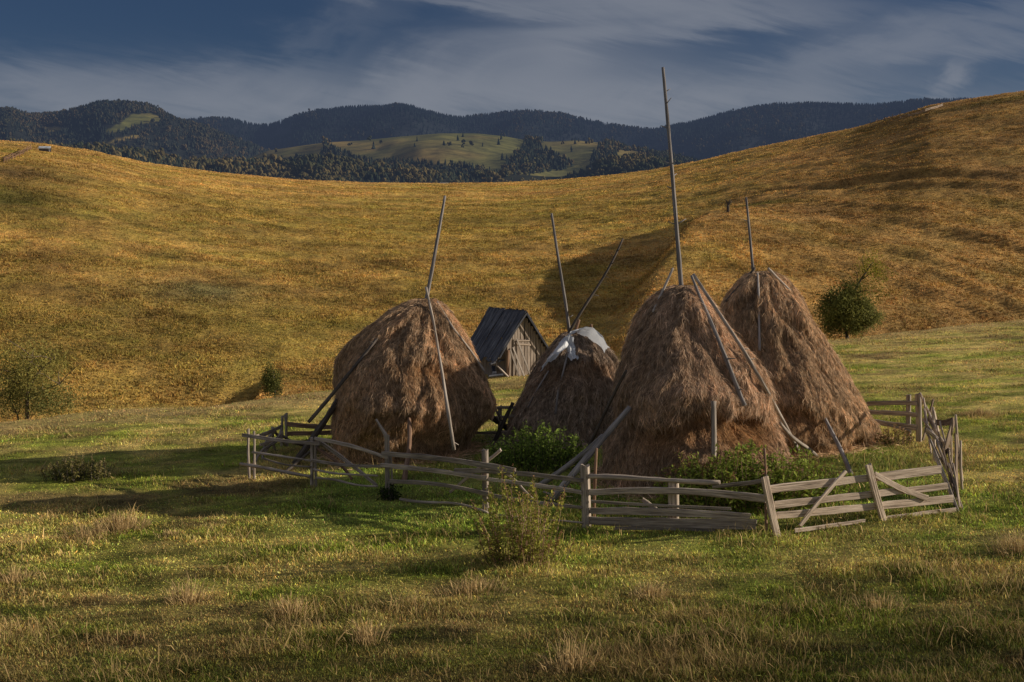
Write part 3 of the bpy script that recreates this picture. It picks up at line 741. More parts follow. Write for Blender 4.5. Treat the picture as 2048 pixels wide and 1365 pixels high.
# poles on stack D
prop(at(1510, 536, 28.0), at(1452, 604, 27.8), .03, .035, M['darkpole'], 'dark pole on the shaded left shoulder of the back right haystack', 1, .012)
w = lay(sD, [(1517, 580), (1518, 640), (1519, 702)], .06)
prop(None, None, .022, .028, M['birch'], 'slim grey pole hanging straight down the back right haystack', 0, path=[at(1515, 546, 27.7)] + w)
w = lay(sD, [(1558, 560), (1580, 582)], .06)
prop(None, None, .03, .03, M['pole'], 'short pale pole on the sunlit crown of the back right haystack', 0, path=[at(1536, 537, 27.8), w[0], w[1]])
prop(at(1650, 838, 26.3), fhit(1702, 950), .04, .05, M['birch'], 'grey post leaning on the lower front of the back right haystack', 0, .008, cat='stake', name='stake')

# plastic sheet over the crown of the smallest stack
def drape(mb, pts, widths, across, n=22, m=9, seed=0):
    P = np.array(pts); k = np.linspace(0, len(P) - 1, n); C = np.stack([np.interp(k, np.arange(len(P)), P[:, i]) for i in range(3)], 1)
    wd = np.interp(k, np.arange(len(P)), widths); ac = np.asarray(across, float); ac = ac / np.linalg.norm(ac)
    s = np.linspace(-1, 1, m); V = np.zeros((n, m, 3))
    for a in range(n):
        for b in range(m):
            wr = .05 * math.sin(b * 2.1 + a * .35 + seed) + .035 * float(noise(a * .6 + seed, b * .9, 5))
            V[a, b] = C[a] + ac * s[b] * wd[a] * (1 + .25 * float(noise(a * .5, b * .3 + seed, 8))) + np.array([0, -.6, .8]) * wr - np.array([0, -.3, 1.0]) * .12 * s[b] ** 2 * wd[a] / .3
    V = V.reshape(-1, 3); i = np.arange(n - 1)[:, None] * m; j = np.arange(m - 1)[None, :]
    mb.add(V, np.stack([i + j, i + m + j, i + m + j + 1, i + j + 1], -1).reshape(-1, 4))
mb = MB()
sq = lambda px, py, o=.14: sB(px, py, o)
drape(mb, [at(1138, 668, 29.3), at(1160, 657, 29.4), at(1182, 660, 29.4), at(1200, 675, 29.35), at(1213, 698, 29.3)], [.09, .15, .19, .20, .17], (.35, -.75, .45), seed=1)
drape(mb, [at(1140, 668, 29.25), sq(1124, 680), sq(1114, 698), sq(1103, 712), sq(1096, 725)], [.08, .22, .30, .28, .2], (.8, -.1, .6), seed=4)
drape(mb, [at(1137, 672, 29.2), sq(1137, 690), sq(1143, 704), sq(1150, 718)], [.10, .17, .15, .08], (1, -.1, .1), seed=9)
o = mb.build('plastic_sheet', M['plastic'], None, True)
md = o.modifiers.new('s', 'SUBSURF'); md.levels = 1; md.render_levels = 1
tag(o, 'torn white plastic sheet draped over the crown of the smallest haystack', 'plastic sheet')

# ------------------------------------------------------------------ fences
def plane_pt(px, py, A, B, off=0.0):
    """where the line of sight of a pixel meets the upright plane of a fence run"""
    d = B[:2] - A[:2]; n = np.array([d[1], -d[0]]); n /= np.linalg.norm(n)
    if n[1] > 0: n = -n
    r = ray(px, py); o = A[:2] + n * off
    t = np.dot(n, o - CAM[:2]) / np.dot(n, r[:2])
    return CAM + r * t

class Run:
    def __init__(s, A, B, label, name='rail_fence', cat='fence'):
        s.A = fhit(*A) if len(A) == 2 else np.array(A); s.B = fhit(*B) if len(B) == 2 else np.array(B)
        d = s.B[:2] - s.A[:2]; n = np.array([d[1], -d[0], 0]); n /= np.linalg.norm(n)
        if n[1] > 0: n = -n
        s.n = n; s.root = thing(name, (s.A + s.B) / 2, label, cat)
    def p(s, px, py, off=0): return plane_pt(px, py, s.A, s.B, off)
    def rail(s, a, b, wpx, off=.06, th=.04, mat='fence', name='rail', rnd=False, crook=.015):
        p0, p1 = s.p(*a, off), s.p(*b, off); w = wpx * (p0[1] + p1[1]) / 2 / FPX; mb = MB()
        if rnd: tube(mb, p0, p1, w / 2, w / 2 * .85, crook * 1.3, 16, 8, .08)
        else: plank(mb, p0, p1, w, th, s.n, crook=crook)
        return mb.build(name, M[mat], s.root, rnd)
    def post(s, top, bot, wpx, off=0.0, rnd=False, mat='fence', sink=.15, name='post', th=None):
        p0, p1 = s.p(*bot, off), s.p(*top, off); w = wpx * p0[1] / FPX; d = p1 - p0
        g = float(field(p0[0], p0[1])); 
        p0 = p0 + d / max(d[2], .2) * (min(g - sink - p0[2], 0)); mb = MB()
        if rnd: tube(mb, p0, p1, w / 2, w / 2 * .8, .008, 10, 8, .07)
        else: plank(mb, p0, p1, w, th or w * .75, s.n, 8, .06, .004)
        return mb.build(name, M[mat], s.root, rnd)

# left front run
f1 = Run((500, 957), (1172, 1056), 'long sagging grey rail fence in front of the left haystack')
for a, b, w_, off, r_ in [((485, 871), (640, 888), 7, .08, 0), ((630, 877), (775, 916), 7, .08, 0), ((764, 908), (1030, 942), 11, .10, 0), ((910, 941), (1166, 962), 9, .07, 0),
                          ((505, 905), (622, 922), 5, .08, 1), ((626, 921), (768, 933), 6, .08, 0), ((762, 931), (975, 957), 9, .1, 0), ((955, 957), (1164, 985), 8, .07, 0),
                          ((481, 928), (620, 953), 7, .08, 1), ((628, 939), (755, 952), 5, .08, 1), ((780, 963), (985, 991), 8, .1, 0), ((960, 987), (1164, 1016), 7, .07, 0),
                          ((632, 956), (755, 973), 5, .08, 1), ((800, 999), (976, 1026), 6, .09, 1), ((526, 917), (622, 934), 4, .06, 1), ((1000, 1031), (1166, 1046), 5, .06, 1)]:
    f1.rail(a, b, w_, off, rnd=bool(r_))
for a, b, w_, r_ in [((497, 858), (499, 958), 6, 1), ((508, 863), (509, 955), 6, 1), ((624, 876), (624, 978), 7, 0), ((631, 888), (632, 972), 6, 1), ((774, 872), (776, 1000), 10, 0), ((970, 900), (971, 1024), 13, 0), ((1170, 931), (1173, 1056), 18, 0)]:
    f1.post(a, b, w_, 0, bool(r_))
f1.rail((632, 878), (754, 972), 7, -.05, name='brace'); f1.rail((634, 880), (700, 930), 6, -.09, name='brace')
f1.rail((630, 894), (704, 959), 6, -.06, mat='redpole', name='brace', rnd=True, crook=.03)
f1.rail((1002, 900), (900, 985), 6, -.3, name='brace'); f1.rail((1000, 940), (1068, 1000), 6, -.25, name='brace', rnd=True, crook=.03)
mb = MB(); tube(mb, None, None, .045, .02, path=[f1.p(776, 890, -.02), f1.p(770, 868, -.02), f1.p(762, 855, -.02), f1.p(752, 839, -.02)], rings=10); mb.build('forked_branch', M['fence'], f1.root, True)
f1.post((1193, 897), (1190, 990), 7, -.35, True, 'redpole', name='stake')
f1.post((782, 905), (786, 985), 5, -.1, True, 'fence', name='stake')

# middle front run
f2 = Run((1172, 1056), (1550, 1068), 'shaded board fence in front of the large haystack')
for a, b, w_, r_, th in [((1178, 953), (1440, 966), 11, 1, .05), ((1425, 974), (1530, 962), 8, 0, .04), ((1180, 984), (1532, 999), 14, 0, .05), ((1182, 1003), (1462, 1018), 6, 0, .03), ((1180, 1022), (1500, 1035), 15, 0, .04), ((1180, 1042), (1512, 1050), 19, 0, .04), ((1230, 1057), (1430, 1062), 8, 0, .03)]:
    f2.rail(a, b, w_, .05, th, rnd=bool(r_))
f2.post((1347, 962), (1347, 1045), 21, -.06); f2.post((1529, 897), (1532, 1010), 6, -.1, True, 'redpole', name='stake'); f2.post((1440, 1040), (1441, 1064), 14, -.05)
f2.rail((1285, 1000), (1325, 1030), 8, -.1, name='brace')

# gate
f3 = Run((1554, 1070), (1925, 1026), 'sunlit plank gate with diagonal braces at the right front corner', 'plank_gate', 'gate')
for a, b, w_ in [((1536, 981), (1882, 939), 17), ((1546, 1010), (1894, 974), 14), ((1555, 1031), (1905, 998), 15), ((1590, 1062), (1730, 1042), 8), ((1764, 1039), (1912, 1020), 9)]:
    f3.rail(a, b, w_, .03, .035, 'gate', crook=.004)
f3.post((1529, 953), (1554, 1072), 15, .10, mat='gate', th=.07); f3.post((1736, 930), (1766, 1038), 14, .09, mat='gate', th=.06, sink=.02)
f3.rail((1692, 942), (1600, 1052), 8, .09, .03, 'gate', 'brace'); f3.rail((1751, 949), (1854, 998), 12, .07, .03, 'gate', 'brace')

# right side run: a tangle of leaning boards
f4 = Run((1926, 1026), (1836, 884), 'tangled side fence of rotten leaning boards on the right')
NR = np.array([.75, -.66, 0])
def f4b(a, b, ta, tb, w_, mat='gate', name='board', th=.03):
    pa = f4.A + (f4.B - f4.A) * ta; pb = f4.A + (f4.B - f4.A) * tb
    p0 = at(a[0], a[1], pa[1]); p1 = at(b[0], b[1], pb[1]); mb = MB()
    plank(mb, p0, p1, w_ * 1.25 * (p0[1] + p1[1]) / 2 / FPX, th, NR, 10, .16, .02); return mb.build(name, M[mat], f4.root)
for a, b, ta, tb, w_, mt in [((1918, 1026), (1861, 882), .0, .3, 8, 'fence'), ((1928, 1026), (1873, 884), .02, .34, 8, 'fence'), ((1910, 1012), (1867, 905), .05, .3, 6, 'gate'), ((1885, 925), (1906, 842), .3, .34, 14, 'bark'), ((1914, 1000), (1912, 870), .1, .2, 10, 'bark'),
                         ((1905, 940), (1880, 846), .25, .45, 8, 'gate'), ((1854, 861), (1884, 886), .5, .4, 8, 'fence'), ((1849, 818), (1854, 862), .7, .65, 7, 'gate'), ((1868, 822), (1880, 880), .55, .5, 7, 'gate'), ((1841, 789), (1856, 824), .95, .8, 7, 'gate'),
                         ((1853, 816), (1880, 878), .75, .5, 7, 'fence'), ((1872, 844), (1904, 842), .55, .35, 10, 'bark'), ((1922, 1010), (1898, 930), .05, .2, 8, 'gate'), ((1850, 858), (1900, 950), .6, .2, 6, 'fence'), ((1846, 840), (1886, 900), .7, .3, 5, 'fence'), ((1908, 990), (1878, 868), .08, .4, 9, 'bark'), ((1920, 1018), (1907, 930), .03, .15, 9, 'gate'), ((1896, 975), (1918, 905), .2, .2, 7, 'bark'), ((1862, 905), (1848, 800), .5, .75, 7, 'gate'), ((1900, 905), (1858, 838), .3, .7, 9, 'fence'), ((1846, 880), (1866, 800), .7, .7, 6, 'bark')]:
    f4b(a, b, ta, tb, w_, mt)
for top, bot, t_, w_ in [((1911, 830), (1927, 938), .33, 7), ((1900, 838), (1904, 925), .4, 6), ((1866, 815), (1869, 905), .62, 7), ((1921, 882), (1926, 975), .2, 6)]:
    pa = f4.A + (f4.B - f4.A) * t_; Yk = pa[1]; q = at(bot[0], bot[1], Yk); q[2] = float(field(q[0], q[1])) - .1
    mb = MB(); tube(mb, q, at(top[0], top[1], Yk), w_ * Yk / FPX / 2, w_ * Yk / FPX / 2.5, .01, 8, 7); mb.build('post', M['gate'], f4.root, True)

# back right run
f5 = Run((1836, 884), (1735, 872), 'dark back fence of three thick rails beside the tall conical haystack')
for a, b, w_ in [((1735, 808), (1834, 807), 9), ((1735, 824), (1834, 830), 9), ((1735, 842), (1834, 856), 11)]: f5.rail(a, b, w_, .05, .06, 'fence')
f5.post((1817, 790), (1818, 876), 9); f5.post((1836, 788), (1838, 886), 11); f5.rail((1775, 850), (1822, 864), 5, .08, rnd=True)
# back middle run
f6 = Run((940, 884), (1045, 882), 'low back rail fence seen in the gap left of the plastic topped haystack')
for a, b, w_ in [((955, 819), (1045, 815), 6), ((955, 836), (1045, 831), 6), ((940, 865), (1045, 861), 5)]: f6.rail(a, b, w_, .05, .04, 'fence')
f6.post((1000, 812), (1000, 884), 8)
# back left run
f7 = Run((573, 893), (690, 893), 'back left fence of three wide brown boards')
for a, b, w_ in [((575, 849), (690, 856), 9), ((575, 868), (690, 864), 9), ((585, 886), (690, 881), 7)]: f7.rail(a, b, w_, .05, .035, 'redpole')
for a, b, w_ in [((573, 826), (572, 895), 6), ((565, 832), (563, 890), 6), ((569, 829), (575, 893), 5)]: f7.post(a, b, w_, 0, True)
# left side run
f8 = Run((500, 957), (566, 893), 'collapsed corner of crossed grey stakes at the far left of the enclosure')
for a, b, w_, r_ in [((512, 874), (562, 853), 8, 0), ((522, 952), (552, 858), 6, 1), ((505, 940), (560, 870), 6, 1), ((530, 905), (562, 858), 5, 1), ((545, 855), (552, 905), 6, 1), ((515, 953), (572, 925), 5, 1), ((548, 862), (575, 895), 7, 1), ((520, 890), (566, 866), 6, 0)]:
    f8.rail(a, b, w_, rng.uniform(-.12, .12), .03, name='stake', rnd=bool(r_))
prop(at(565, 872, 27.6), fhit(650, 905), .03, .03, M['darkpole'], 'thin fallen pole lying inside the collapsed left corner', 0, .02, name='fallen_pole')
prop(fhit(560, 950), at(645, 885, 26.8), .035, .03, M['darkpole'], 'thin dark pole slanting up behind the left fence post', 0, .02, name='fallen_pole')

# ------------------------------------------------------------------ plants
def herb(name, base, rx, ry, nst, h0, h1, leaf, cols, label, cat, seedtip=None, stemcol='redpole', lean=.16, lpm=34, spread=.5):
    base = np.array(base, float); root = thing(name, base, label, cat); fm = MB(); sm = MB()
    for k in range(nst):
        a = rng.uniform(0, 6.28); q = rng.random() ** .62; x = base[0] + math.cos(a) * q * rx; y = base[1] + math.sin(a) * q * ry
        z = float(field(x, y)) - .03; h = rng.uniform(h0, h1) * (1 - .55 * q * q)
        top = np.array([x + math.cos(a) * lean * q * h * 2 + rng.normal(0, lean * .4) * h, y + math.sin(a) * lean * q * h * 2 + rng.normal(0, lean * .4) * h, z + h])
        p0 = np.array([x, y, z]); tube(sm, p0, top, .007, .003, .03, 6, 4)
        n = max(6, int(lpm * h)); t_ = rng.random(n) ** .8 * .9 + .08
        P = p0 + np.outer(t_, top - p0); wd = leaf * 1.5 * (1 - .45 * t_)
        P = P + rng.normal(0, 1, (n, 3)) * wd[:, None] * np.array([spread + .3, spread + .3, .3])
        c = lerp(cols[0], cols[1], np.clip(rng.random(n) * .8 + .25 * t_, 0, 1))
        V, T, C = leaf_cards(P, leaf * rng.uniform(.55, 1.15, n), c, .3); fm.add(V, None, T, C)
        if seedtip is not None and rng.random() < .75:
            m_ = 22; t2 = rng.uniform(.78, 1.06, m_); P = p0 + np.outer(t2, top - p0) + rng.normal(0, .012, (m_, 3))
            V, T, C = leaf_cards(P, rng.uniform(.012, .026, m_), np.array(seedtip)[None] * rng.uniform(.7, 1.3, (m_, 1))); fm.add(V, None, T, C)
    fm.build('foliage', M['leaf'], root); sm.build('stems', M[stemcol], root)
    return root
q = fhit(1075, 945); q[1] += .6
herb('nettle_clump', q, 1.0, .9, 210, .4, 1.05, .055, ((.05, .10, .022), (.27, .36, .065)), 'dense green nettle clump between the left and the smallest haystack', 'nettles', (.14, .19, .05), 'darkpole')
q = fhit(1500, 1012)
herb('weed_thicket', q, 1.65, .65, 270, .6, 1.25, .055, ((.09, .15, .025), (.38, .44, .08)), 'wide thicket of leafy weeds before the large haystack', 'weeds', (.22, .13, .06), 'redpole', lpm=46)
q = fhit(1400, 1008)
herb('weed_clump', q, .5, .4, 40, .6, 1.1, .05, ((.06, .1, .02), (.3, .3, .06)), 'taller yellowish weed clump under the pale upright stake', 'weeds', (.25, .13, .07))
q = fhit(1050, 1122)
herb('shrub', q, .62, .42, 84, .5, 1.55, .036, ((.12, .14, .025), (.46, .44, .09)), 'yellowish leafy shrub with reddish tips in front of the fence', 'shrub', (.34, .2, .1), 'redpole', .18, 60, .6)
q = fhit(780, 1000)
herb('dark_weed', q, .14, .1, 40, .2, .45, .045, ((.015, .028, .008), (.05, .075, .015)), 'small dark weed growing round a post of the long left fence', 'weeds', None, 'darkpole')
q = fhit(140, 968); q[1] += .4
herb('dry_bush', q, .75, .4, 85, .25, .65, .042, ((.05, .06, .016), (.24, .21, .07)), 'low half dry bush in the shade at the far left', 'bush', (.3, .24, .12), 'darkpole', lpm=60)
q = fhit(1085, 850); q[1] += .3
herb('nettle_clump', fhit(1110, 880), .5, .4, 40, .5, .95, .06, ((.025, .05, .012), (.09, .15, .03)), 'dark nettles climbing the foot of the plastic topped haystack', 'nettles', None, 'darkpole')
q = fhit(1790, 890)
herb('weed_clump', q, .38, .25, 64, .2, .5, .035, ((.05, .08, .014), (.2, .2, .05)), 'low dry weeds at the right foot of the conical haystack', 'weeds', (.42, .28, .14))

def tussock(px, py, rad, h, n, label):
    b = fhit(px, py); a = rng.uniform(0, 6.28, n); q = rng.random(n) ** .9 * rad; h = h * np.exp(-.5 * (q / rad) ** 2)
    X = b[0] + np.cos(a) * q; Y = b[1] + np.sin(a) * q
    d = np.stack([np.cos(a) * .5 * q / rad, np.sin(a) * .5 * q / rad, np.ones(n)], 1) + rng.normal(0, .2, (n, 3))
    c = np.array([[.72, .52, .25]]) * rng.uniform(.4, 1.15, (n, 1))
    V, T, C = blades(np.stack([X, Y, field(X, Y) - .02], 1) - b, d, h * rng.uniform(.3, 1.35, n) ** 1.3, np.full(n, .008), c, .35)
    o = link('grass_tussock', np_mesh('grass_tussock', V, T, None, C, None, M['grass'])); o.location = tuple(b)
    return tag(o, label, 'grass tussock', 'dry grass tussocks in the foreground')
for px, py, r_, h_, n_, lb in [(240, 1062, .5, .42, 650, 'tall straw tussock in the shadow band at the left'), (165, 1080, .4, .36, 240, 'reddish straw tussock just left of the tall shadow band tussock'), (375, 1205, .3, .42, 240, 'upright pale tussock in the lower left meadow'),
                               (25, 1165, .35, .3, 260, 'wide straw tussock at the left frame edge'), (340, 1072, .22, .16, 160, 'small low tussock right of the shadow band'), (580, 1235, .3, .34, 210, 'slanting dry tussock in the lower left centre'),
                               (735, 1285, .25, .38, 170, 'thin stalky tussock below the shrub to its left'), (940, 1185, .5, .24, 340, 'broad low tussock under the yellowish shrub'), (1300, 1195, .28, .22, 260, 'low straw tussock below the shaded board fence'),
                               (2035, 1105, .4, .34, 320, 'straw tussock at the right frame edge'), (1140, 1340, .3, .42, 170, 'tall thin tussock at the bottom centre'), (1760, 1215, .4, .22, 220, 'faint low tussock in the lower right meadow'), (1960, 830, .55, .22, 700, 'wide dry tussock on the right beyond the enclosure')]:
    tussock(px, py, r_, h_, int(n_ * 1.15), lb)

# trees beyond the field edge
def crown_leaves(mb, c, rad, n, size, cols, hollow=.35, clumps=18):
    c = np.array(c, float); rad = np.array(rad, float)
    d = rng.normal(0, 1, (clumps, 3)); d /= np.linalg.norm(d, axis=1, keepdims=True); cc = c + d * rad * rng.uniform(hollow, .9, (clumps, 1))
    i = rng.integers(0, clumps, n); P = cc[i] + rng.normal(0, 1, (n, 3)) * rad * .2
    tone = rng.uniform(0, .6, clumps)[i] + rng.random(n) * .4
    V, T, C = leaf_cards(P, size * rng.uniform(.6, 1.3, n), lerp(cols[0], cols[1], tone)); mb.add(V, None, T, C)

def branches(mb, base, top, r0, n, spread, rise):
    tube(mb, base, top, r0, r0 * .3, .03, 12, 7); tips = []
    for k in range(n):
        s = rng.uniform(.3, .95); p = base + (top - base) * s; a = rng.uniform(0, 6.28); l = spread * rng.uniform(.5, 1.1)
        q = p + np.array([math.cos(a) * l, math.sin(a) * l * .7, l * rise * rng.uniform(.5, 1.4)]); tube(mb, p, q, r0 * .35, r0 * .08, .06, 7, 5); tips.append(q)
        for j in range(2):
            q2 = q + rng.normal(0, .3, 3) * l + np.array([0, 0, .25 * l]); tube(mb, p + (q - p) * .6, q2, r0 * .16, r0 * .05, .05, 5, 4); tips.append(q2)
    return tips
# right tree
Yt = 61.0; b0 = at(1700, 690, Yt); b0[2] = float(field(b0[0], Yt)) - .1
root = thing('tree', b0, 'round dark bush tree with a thin yellow leafed top beyond the right field edge', 'tree'); mb = MB(); fm = MB()
tube(mb, None, None, .10, .035, path=[b0, at(1690, 640, Yt), at(1703, 600, Yt), at(1718, 565, Yt), at(1745, 525, Yt)], rings=16, sides=7)
for a, c in [((1703, 600), (1695, 560)), ((1718, 568), (1708, 540)), ((1708, 590), (1745, 580)), ((1722, 560), (1762, 540)), ((1695, 625), (1670, 590)), ((1730, 545), (1725, 512))]:
    tube(mb, at(*a, Yt), at(*c, Yt + rng.uniform(-.5, .5)), .035, .01, .05, 6, 5)
mb.build('trunk', M['darkpole'], root, True)
s_ = Yt / FPX
crown_leaves(fm, at(1690, 622, Yt), (52 * s_, 1.3, 58 * s_), 14000, .065, ((.07, .08, .022), (.34, .33, .085)), .25, 40)
crown_leaves(fm, at(1732, 635, Yt - .3), (30 * s_, .9, 38 * s_), 8000, .06, ((.07, .085, .03), (.34, .33, .10)), .25, 24)
crown_leaves(fm, at(1745, 533, Yt), (42 * s_, 1.1, 38 * s_), 1100, .06, ((.13, .13, .022), (.42, .36, .06)), .2, 26)
crown_leaves(fm, at(1738, 572, Yt), (40 * s_, 1.0, 36 * s_), 550, .06, ((.1, .11, .022), (.3, .26, .05)), .2, 14)
fm.build('crown', M['leaf'], root)
# left willow
Yt = 45.0; b0 = at(52, 850, Yt); b0[2] = at(52, 852, Yt)[2]
b0[2] = min(float(field(b0[0], Yt)), b0[2]); s_ = Yt / FPX
root = thing('tree', b0, 'wispy pale green willow with bare grey branches at the left edge', 'tree'); mb = MB(); fm = MB()
for pth, r_ in [([b0, at(54, 800, Yt), at(60, 770, Yt), at(85, 735, Yt), at(104, 722, Yt)], .1), ([at(54, 800, Yt), at(42, 770, Yt), at(30, 745, Yt)], .06), ([at(55, 800, Yt), at(85, 782, Yt), at(120, 768, Yt)], .055), ([at(57, 778, Yt), at(55, 745, Yt), at(65, 715, Yt)], .05), ([b0, at(35, 830, Yt), at(20, 800, Yt)], .05)]:
    tube(mb, None, None, r_, r_ * .3, path=pth, rings=12, sides=6)
    for k in range(5):
        p = np.array(pth[-1 - (k % 2)]); q = p + np.array([rng.normal(0, .6), rng.normal(0, .4), rng.uniform(.1, .8)]); tube(mb, p, q, .022, .006, .06, 6, 4)
mb.build('trunk', M['bark'], root, True)
crown_leaves(fm, at(70, 735, Yt), (80 * s_, 1.6, 60 * s_), 4600, .05, ((.14, .14, .035), (.36, .31, .09)), .3, 70)
crown_leaves(fm, at(95, 800, Yt), (66 * s_, 1.4, 40 * s_), 2900, .05, ((.11, .12, .035), (.28, .25, .08)), .3, 50)
crown_leaves(fm, at(15, 770, Yt), (44 * s_, 1.2, 70 * s_), 2600, .05, ((.11, .12, .035), (.3, .26, .08)), .3, 40)
fm.build('crown', M['leaf'], root)
# small bush
Yt = 49.0; b0 = at(545, 810, Yt); b0[2] = min(b0[2], float(field(b0[0], Yt))); s_ = Yt / FPX
root = thing('bush', b0, 'small rounded green bush behind the field edge left of the haystacks', 'bush'); mb = MB(); fm = MB()
branches(mb, b0, at(545, 740, Yt), .05, 7, .5, .8); mb.build('trunk', M['darkpole'], root, True)
crown_leaves(fm, at(545, 765, Yt), (27 * s_, .55, 38 * s_), 2600, .05, ((.055, .07, .02), (.2, .19, .05)), .2, 34); fm.build('crown', M['leaf'], root)
# dark bush at the far right edge
# ------------------------------------------------------------------ shed
def rotz(p, yaw, o): 
    c, s = math.cos(yaw), math.sin(yaw); p = np.asarray(p, float)
    return np.array([o[0] + p[0] * c - p[1] * s, o[1] + p[0] * s + p[1] * c, o[2] + p[2]])
O = at(1047, 748, 45.0); O[2] = float(field(O[0], 45.0)) - .02
YAW = R(30)
ap = at(1050, 625, 45.0)[2] - O[2]      # ridge height
root = thing('shed', O, 'small leaning plank shed with a steep dark board roof behind the haystacks', 'shed')
W = lambda x, y, z: rotz((x, y, z), YAW, O)
nrm = rotz((0, -1, 0), YAW, (0, 0, 0)); side_n = rotz((-1, 0, 0), YAW, (0, 0, 0))
HW, EV, DEP = 1.12, .82, 2.5          # roof half width, eave height, depth
mb = MB(); x = -.72
while x < 1.0:                          # vertical boards of the gable
    wd = rng.uniform(.085, .13); xm = x + wd / 2; h = ap - (abs(xm) / HW) * (ap - EV) - .05
    plank(mb, W(xm, rng.uniform(-.008, .008), -.05), W(xm, 0, h), wd - .008, .022, nrm, 6, .04); x += wd
for xs, y0 in ((-.72, .05), (1.0, .05)):
    y = y0
    while y < DEP - .1:
        wd = rng.uniform(.1, .14); h = ap - (abs(xs) / HW) * (ap - EV) - .08
        plank(mb, W(xs, y + wd / 2, -.05), W(xs, y + wd / 2, h), wd - .008, .022, side_n, 5, .04); y += wd
x = -.7
while x < .98:
    wd = .14; xm = x + wd / 2; plank(mb, W(xm, DEP - .1, -.05), W(xm, DEP - .1, ap - (abs(xm) / HW) * (ap - EV) - .06), wd, .022, nrm, 4, .03); x += wd
mb.build('wall', M['wall'], root)
for sgn in (-1, 1):
    mb = MB(); y = -.22; rn = rotz((sgn * (ap - EV), 0, HW), YAW, (0, 0, 0))
    while y < DEP + .1:
        wd = rng.uniform(.12, .19); e = 1.0 + (.13 if sgn < 0 else .04) + rng.uniform(-.07, .08)
        lift = rng.uniform(0, .05) + .02
        plank(mb, W(0, y + wd / 2, ap + lift + rng.uniform(0, .03)), W(sgn * HW * e, y + wd / 2 + .02, ap - (ap - EV) * e + lift), wd + .015, .022, rn, 8, .05); y += wd
    mb.build('roof', M['roof'], root)
mb = MB()
for sgn in (-1, 1): plank(mb, W(0, -.24, ap - .02), W(sgn * HW * 1.04, -.24, EV - .07), .07, .03, nrm, 6, .05)
mb.build('bargeboard', M['roof'], root)
mb = MB(); 
for k in range(5): plank(mb, W(-.28 + k * .12, -.03, .02), W(-.28 + k * .12, -.03, 1.35), .113, .02, nrm, 5, .03)
d_ = mb.build('door', M['wall'], root)
mb = MB(); plank(mb, W(-.34, -.055, 1.2), W(.28, -.055, 1.16), .07, .025, nrm, 5, .06); plank(mb, W(-.3, -.055, 1.34), W(.24, -.055, 1.33), .05, .025, nrm, 5, .06); mb.build('batten', M['gate'], root)
mb = MB(); plank(mb, W(-.70, -.06, -.1), W(-.72, -.1, 1.0), .1, .09, nrm, 6, .05); mb.build('corner_post', M['redpole'], root)
mb = MB(); plank(mb, W(-1.12, .1, -.05), W(-1.1, .1, .8), .07, .07, nrm, 5); plank(mb, W(-1.15, 1.9, -.05), W(-1.1, 1.9, .8), .07, .07, nrm, 5); plank(mb, W(-1.12, -.1, .74), W(-1.12, 2.4, .76), .07, .07, side_n, 6); mb.build('lean_to_frame', M['darkpole'], root)
for i, (xa, xb, h, lb) in enumerate([(-.36, -.62, 1.02, 'white board leaning on the shed, nearest its corner post'), (-.16, -.5, 1.1, 'white board leaning steeply on the shed door side'), (.12, -.34, 1.42, 'longest white board leaning on the shed gable'), (.55, .84, .8, 'short pale board leaning at the right end of the shed gable')]):
    mb = MB(); plank(mb, W(xa, -.34, .0), W(xb, -.08, h), .07, .03, nrm, 6, .04)
    tag(mb.build('leaning_board', M['pole'], None), lb, 'board')
for (a, b_, w_, lb) in [((-1.35, -.15, .16), (-.8, .9, .3), .16, 'dark slab lying lowest under the shed eave'), ((-1.4, .1, .5), (-.78, .2, .62), .12, 'dark plank resting across the lumber under the eave'), ((-.8, -.25, .02), (-1.25, .35, .7), .1, 'pale slab leaning under the left eave of the shed'), ((-1.55, -.1, .08), (-1.0, -.2, .12), .14, 'stout beam on the ground left of the shed')]:
    mb = MB(); plank(mb, W(*a), W(*b_), w_, w_ * .5, (0, 0, 1), 6, .06)
    tag(mb.build('timber', M['wall' if 'pale' in lb else 'roof'], None), lb, 'timber')

# ------------------------------------------------------------------ small far things
def hut(name, P, wd, dp, h, yaw, label, cat, wallm, roofm):
    r0 = thing(name, P, label, cat); Wf = lambda x, y, z: rotz((x, y, z), yaw, P)
    mb = MB(); n0 = rotz((0, -1, 0), yaw, (0, 0, 0)); n1 = rotz((1, 0, 0), yaw, (0, 0, 0))
    plank(mb, Wf(-wd / 2, -dp / 2, h * .45), Wf(wd / 2, -dp / 2, h * .45), h * 1.1, .08, n0, 6, .02); plank(mb, Wf(-wd / 2, dp / 2, h * .45), Wf(wd / 2, dp / 2, h * .45), h * 1.1, .08, n0, 6, .02)
    plank(mb, Wf(-wd / 2 + .05, -dp / 2 + .05, h * .45), Wf(-wd / 2 + .05, dp / 2 - .05, h * .45), h * 1.1, .08, n1, 6, .02); plank(mb, Wf(wd / 2 - .05, -dp / 2 + .05, h * .45), Wf(wd / 2 - .05, dp / 2 - .05, h * .45), h * 1.1, .08, n1, 6, .02)
    mb.build('wall', wallm, r0)
    mb = MB()
    for sg in (-1, 1):
        plank(mb, Wf(-wd / 2 - .15, sg * dp * .29, h * 1.16), Wf(wd / 2 + .15, sg * dp * .29, h * 1.16), dp * .72, .06, rotz((0, sg * .55, .83), yaw, (0, 0, 0)), 6, .02)
    mb.build('roof', roofm, r0); return r0
def hp(px, py):
    q = hit(px, py, hill, 60, 300); return q
q = hp(1709, 253); hut('hut', q, 1.0, 1.2, 1.0, .2, 'tiny dark hut high on the right hand ridge', 'hut', M['roof'], M['roof'])
q = hp(1722, 251); hut('hut', q, 1.1, 1.2, .75, .1, 'tiny pale walled hut beside the dark one on the ridge', 'hut', M['wall'], M['metal'])
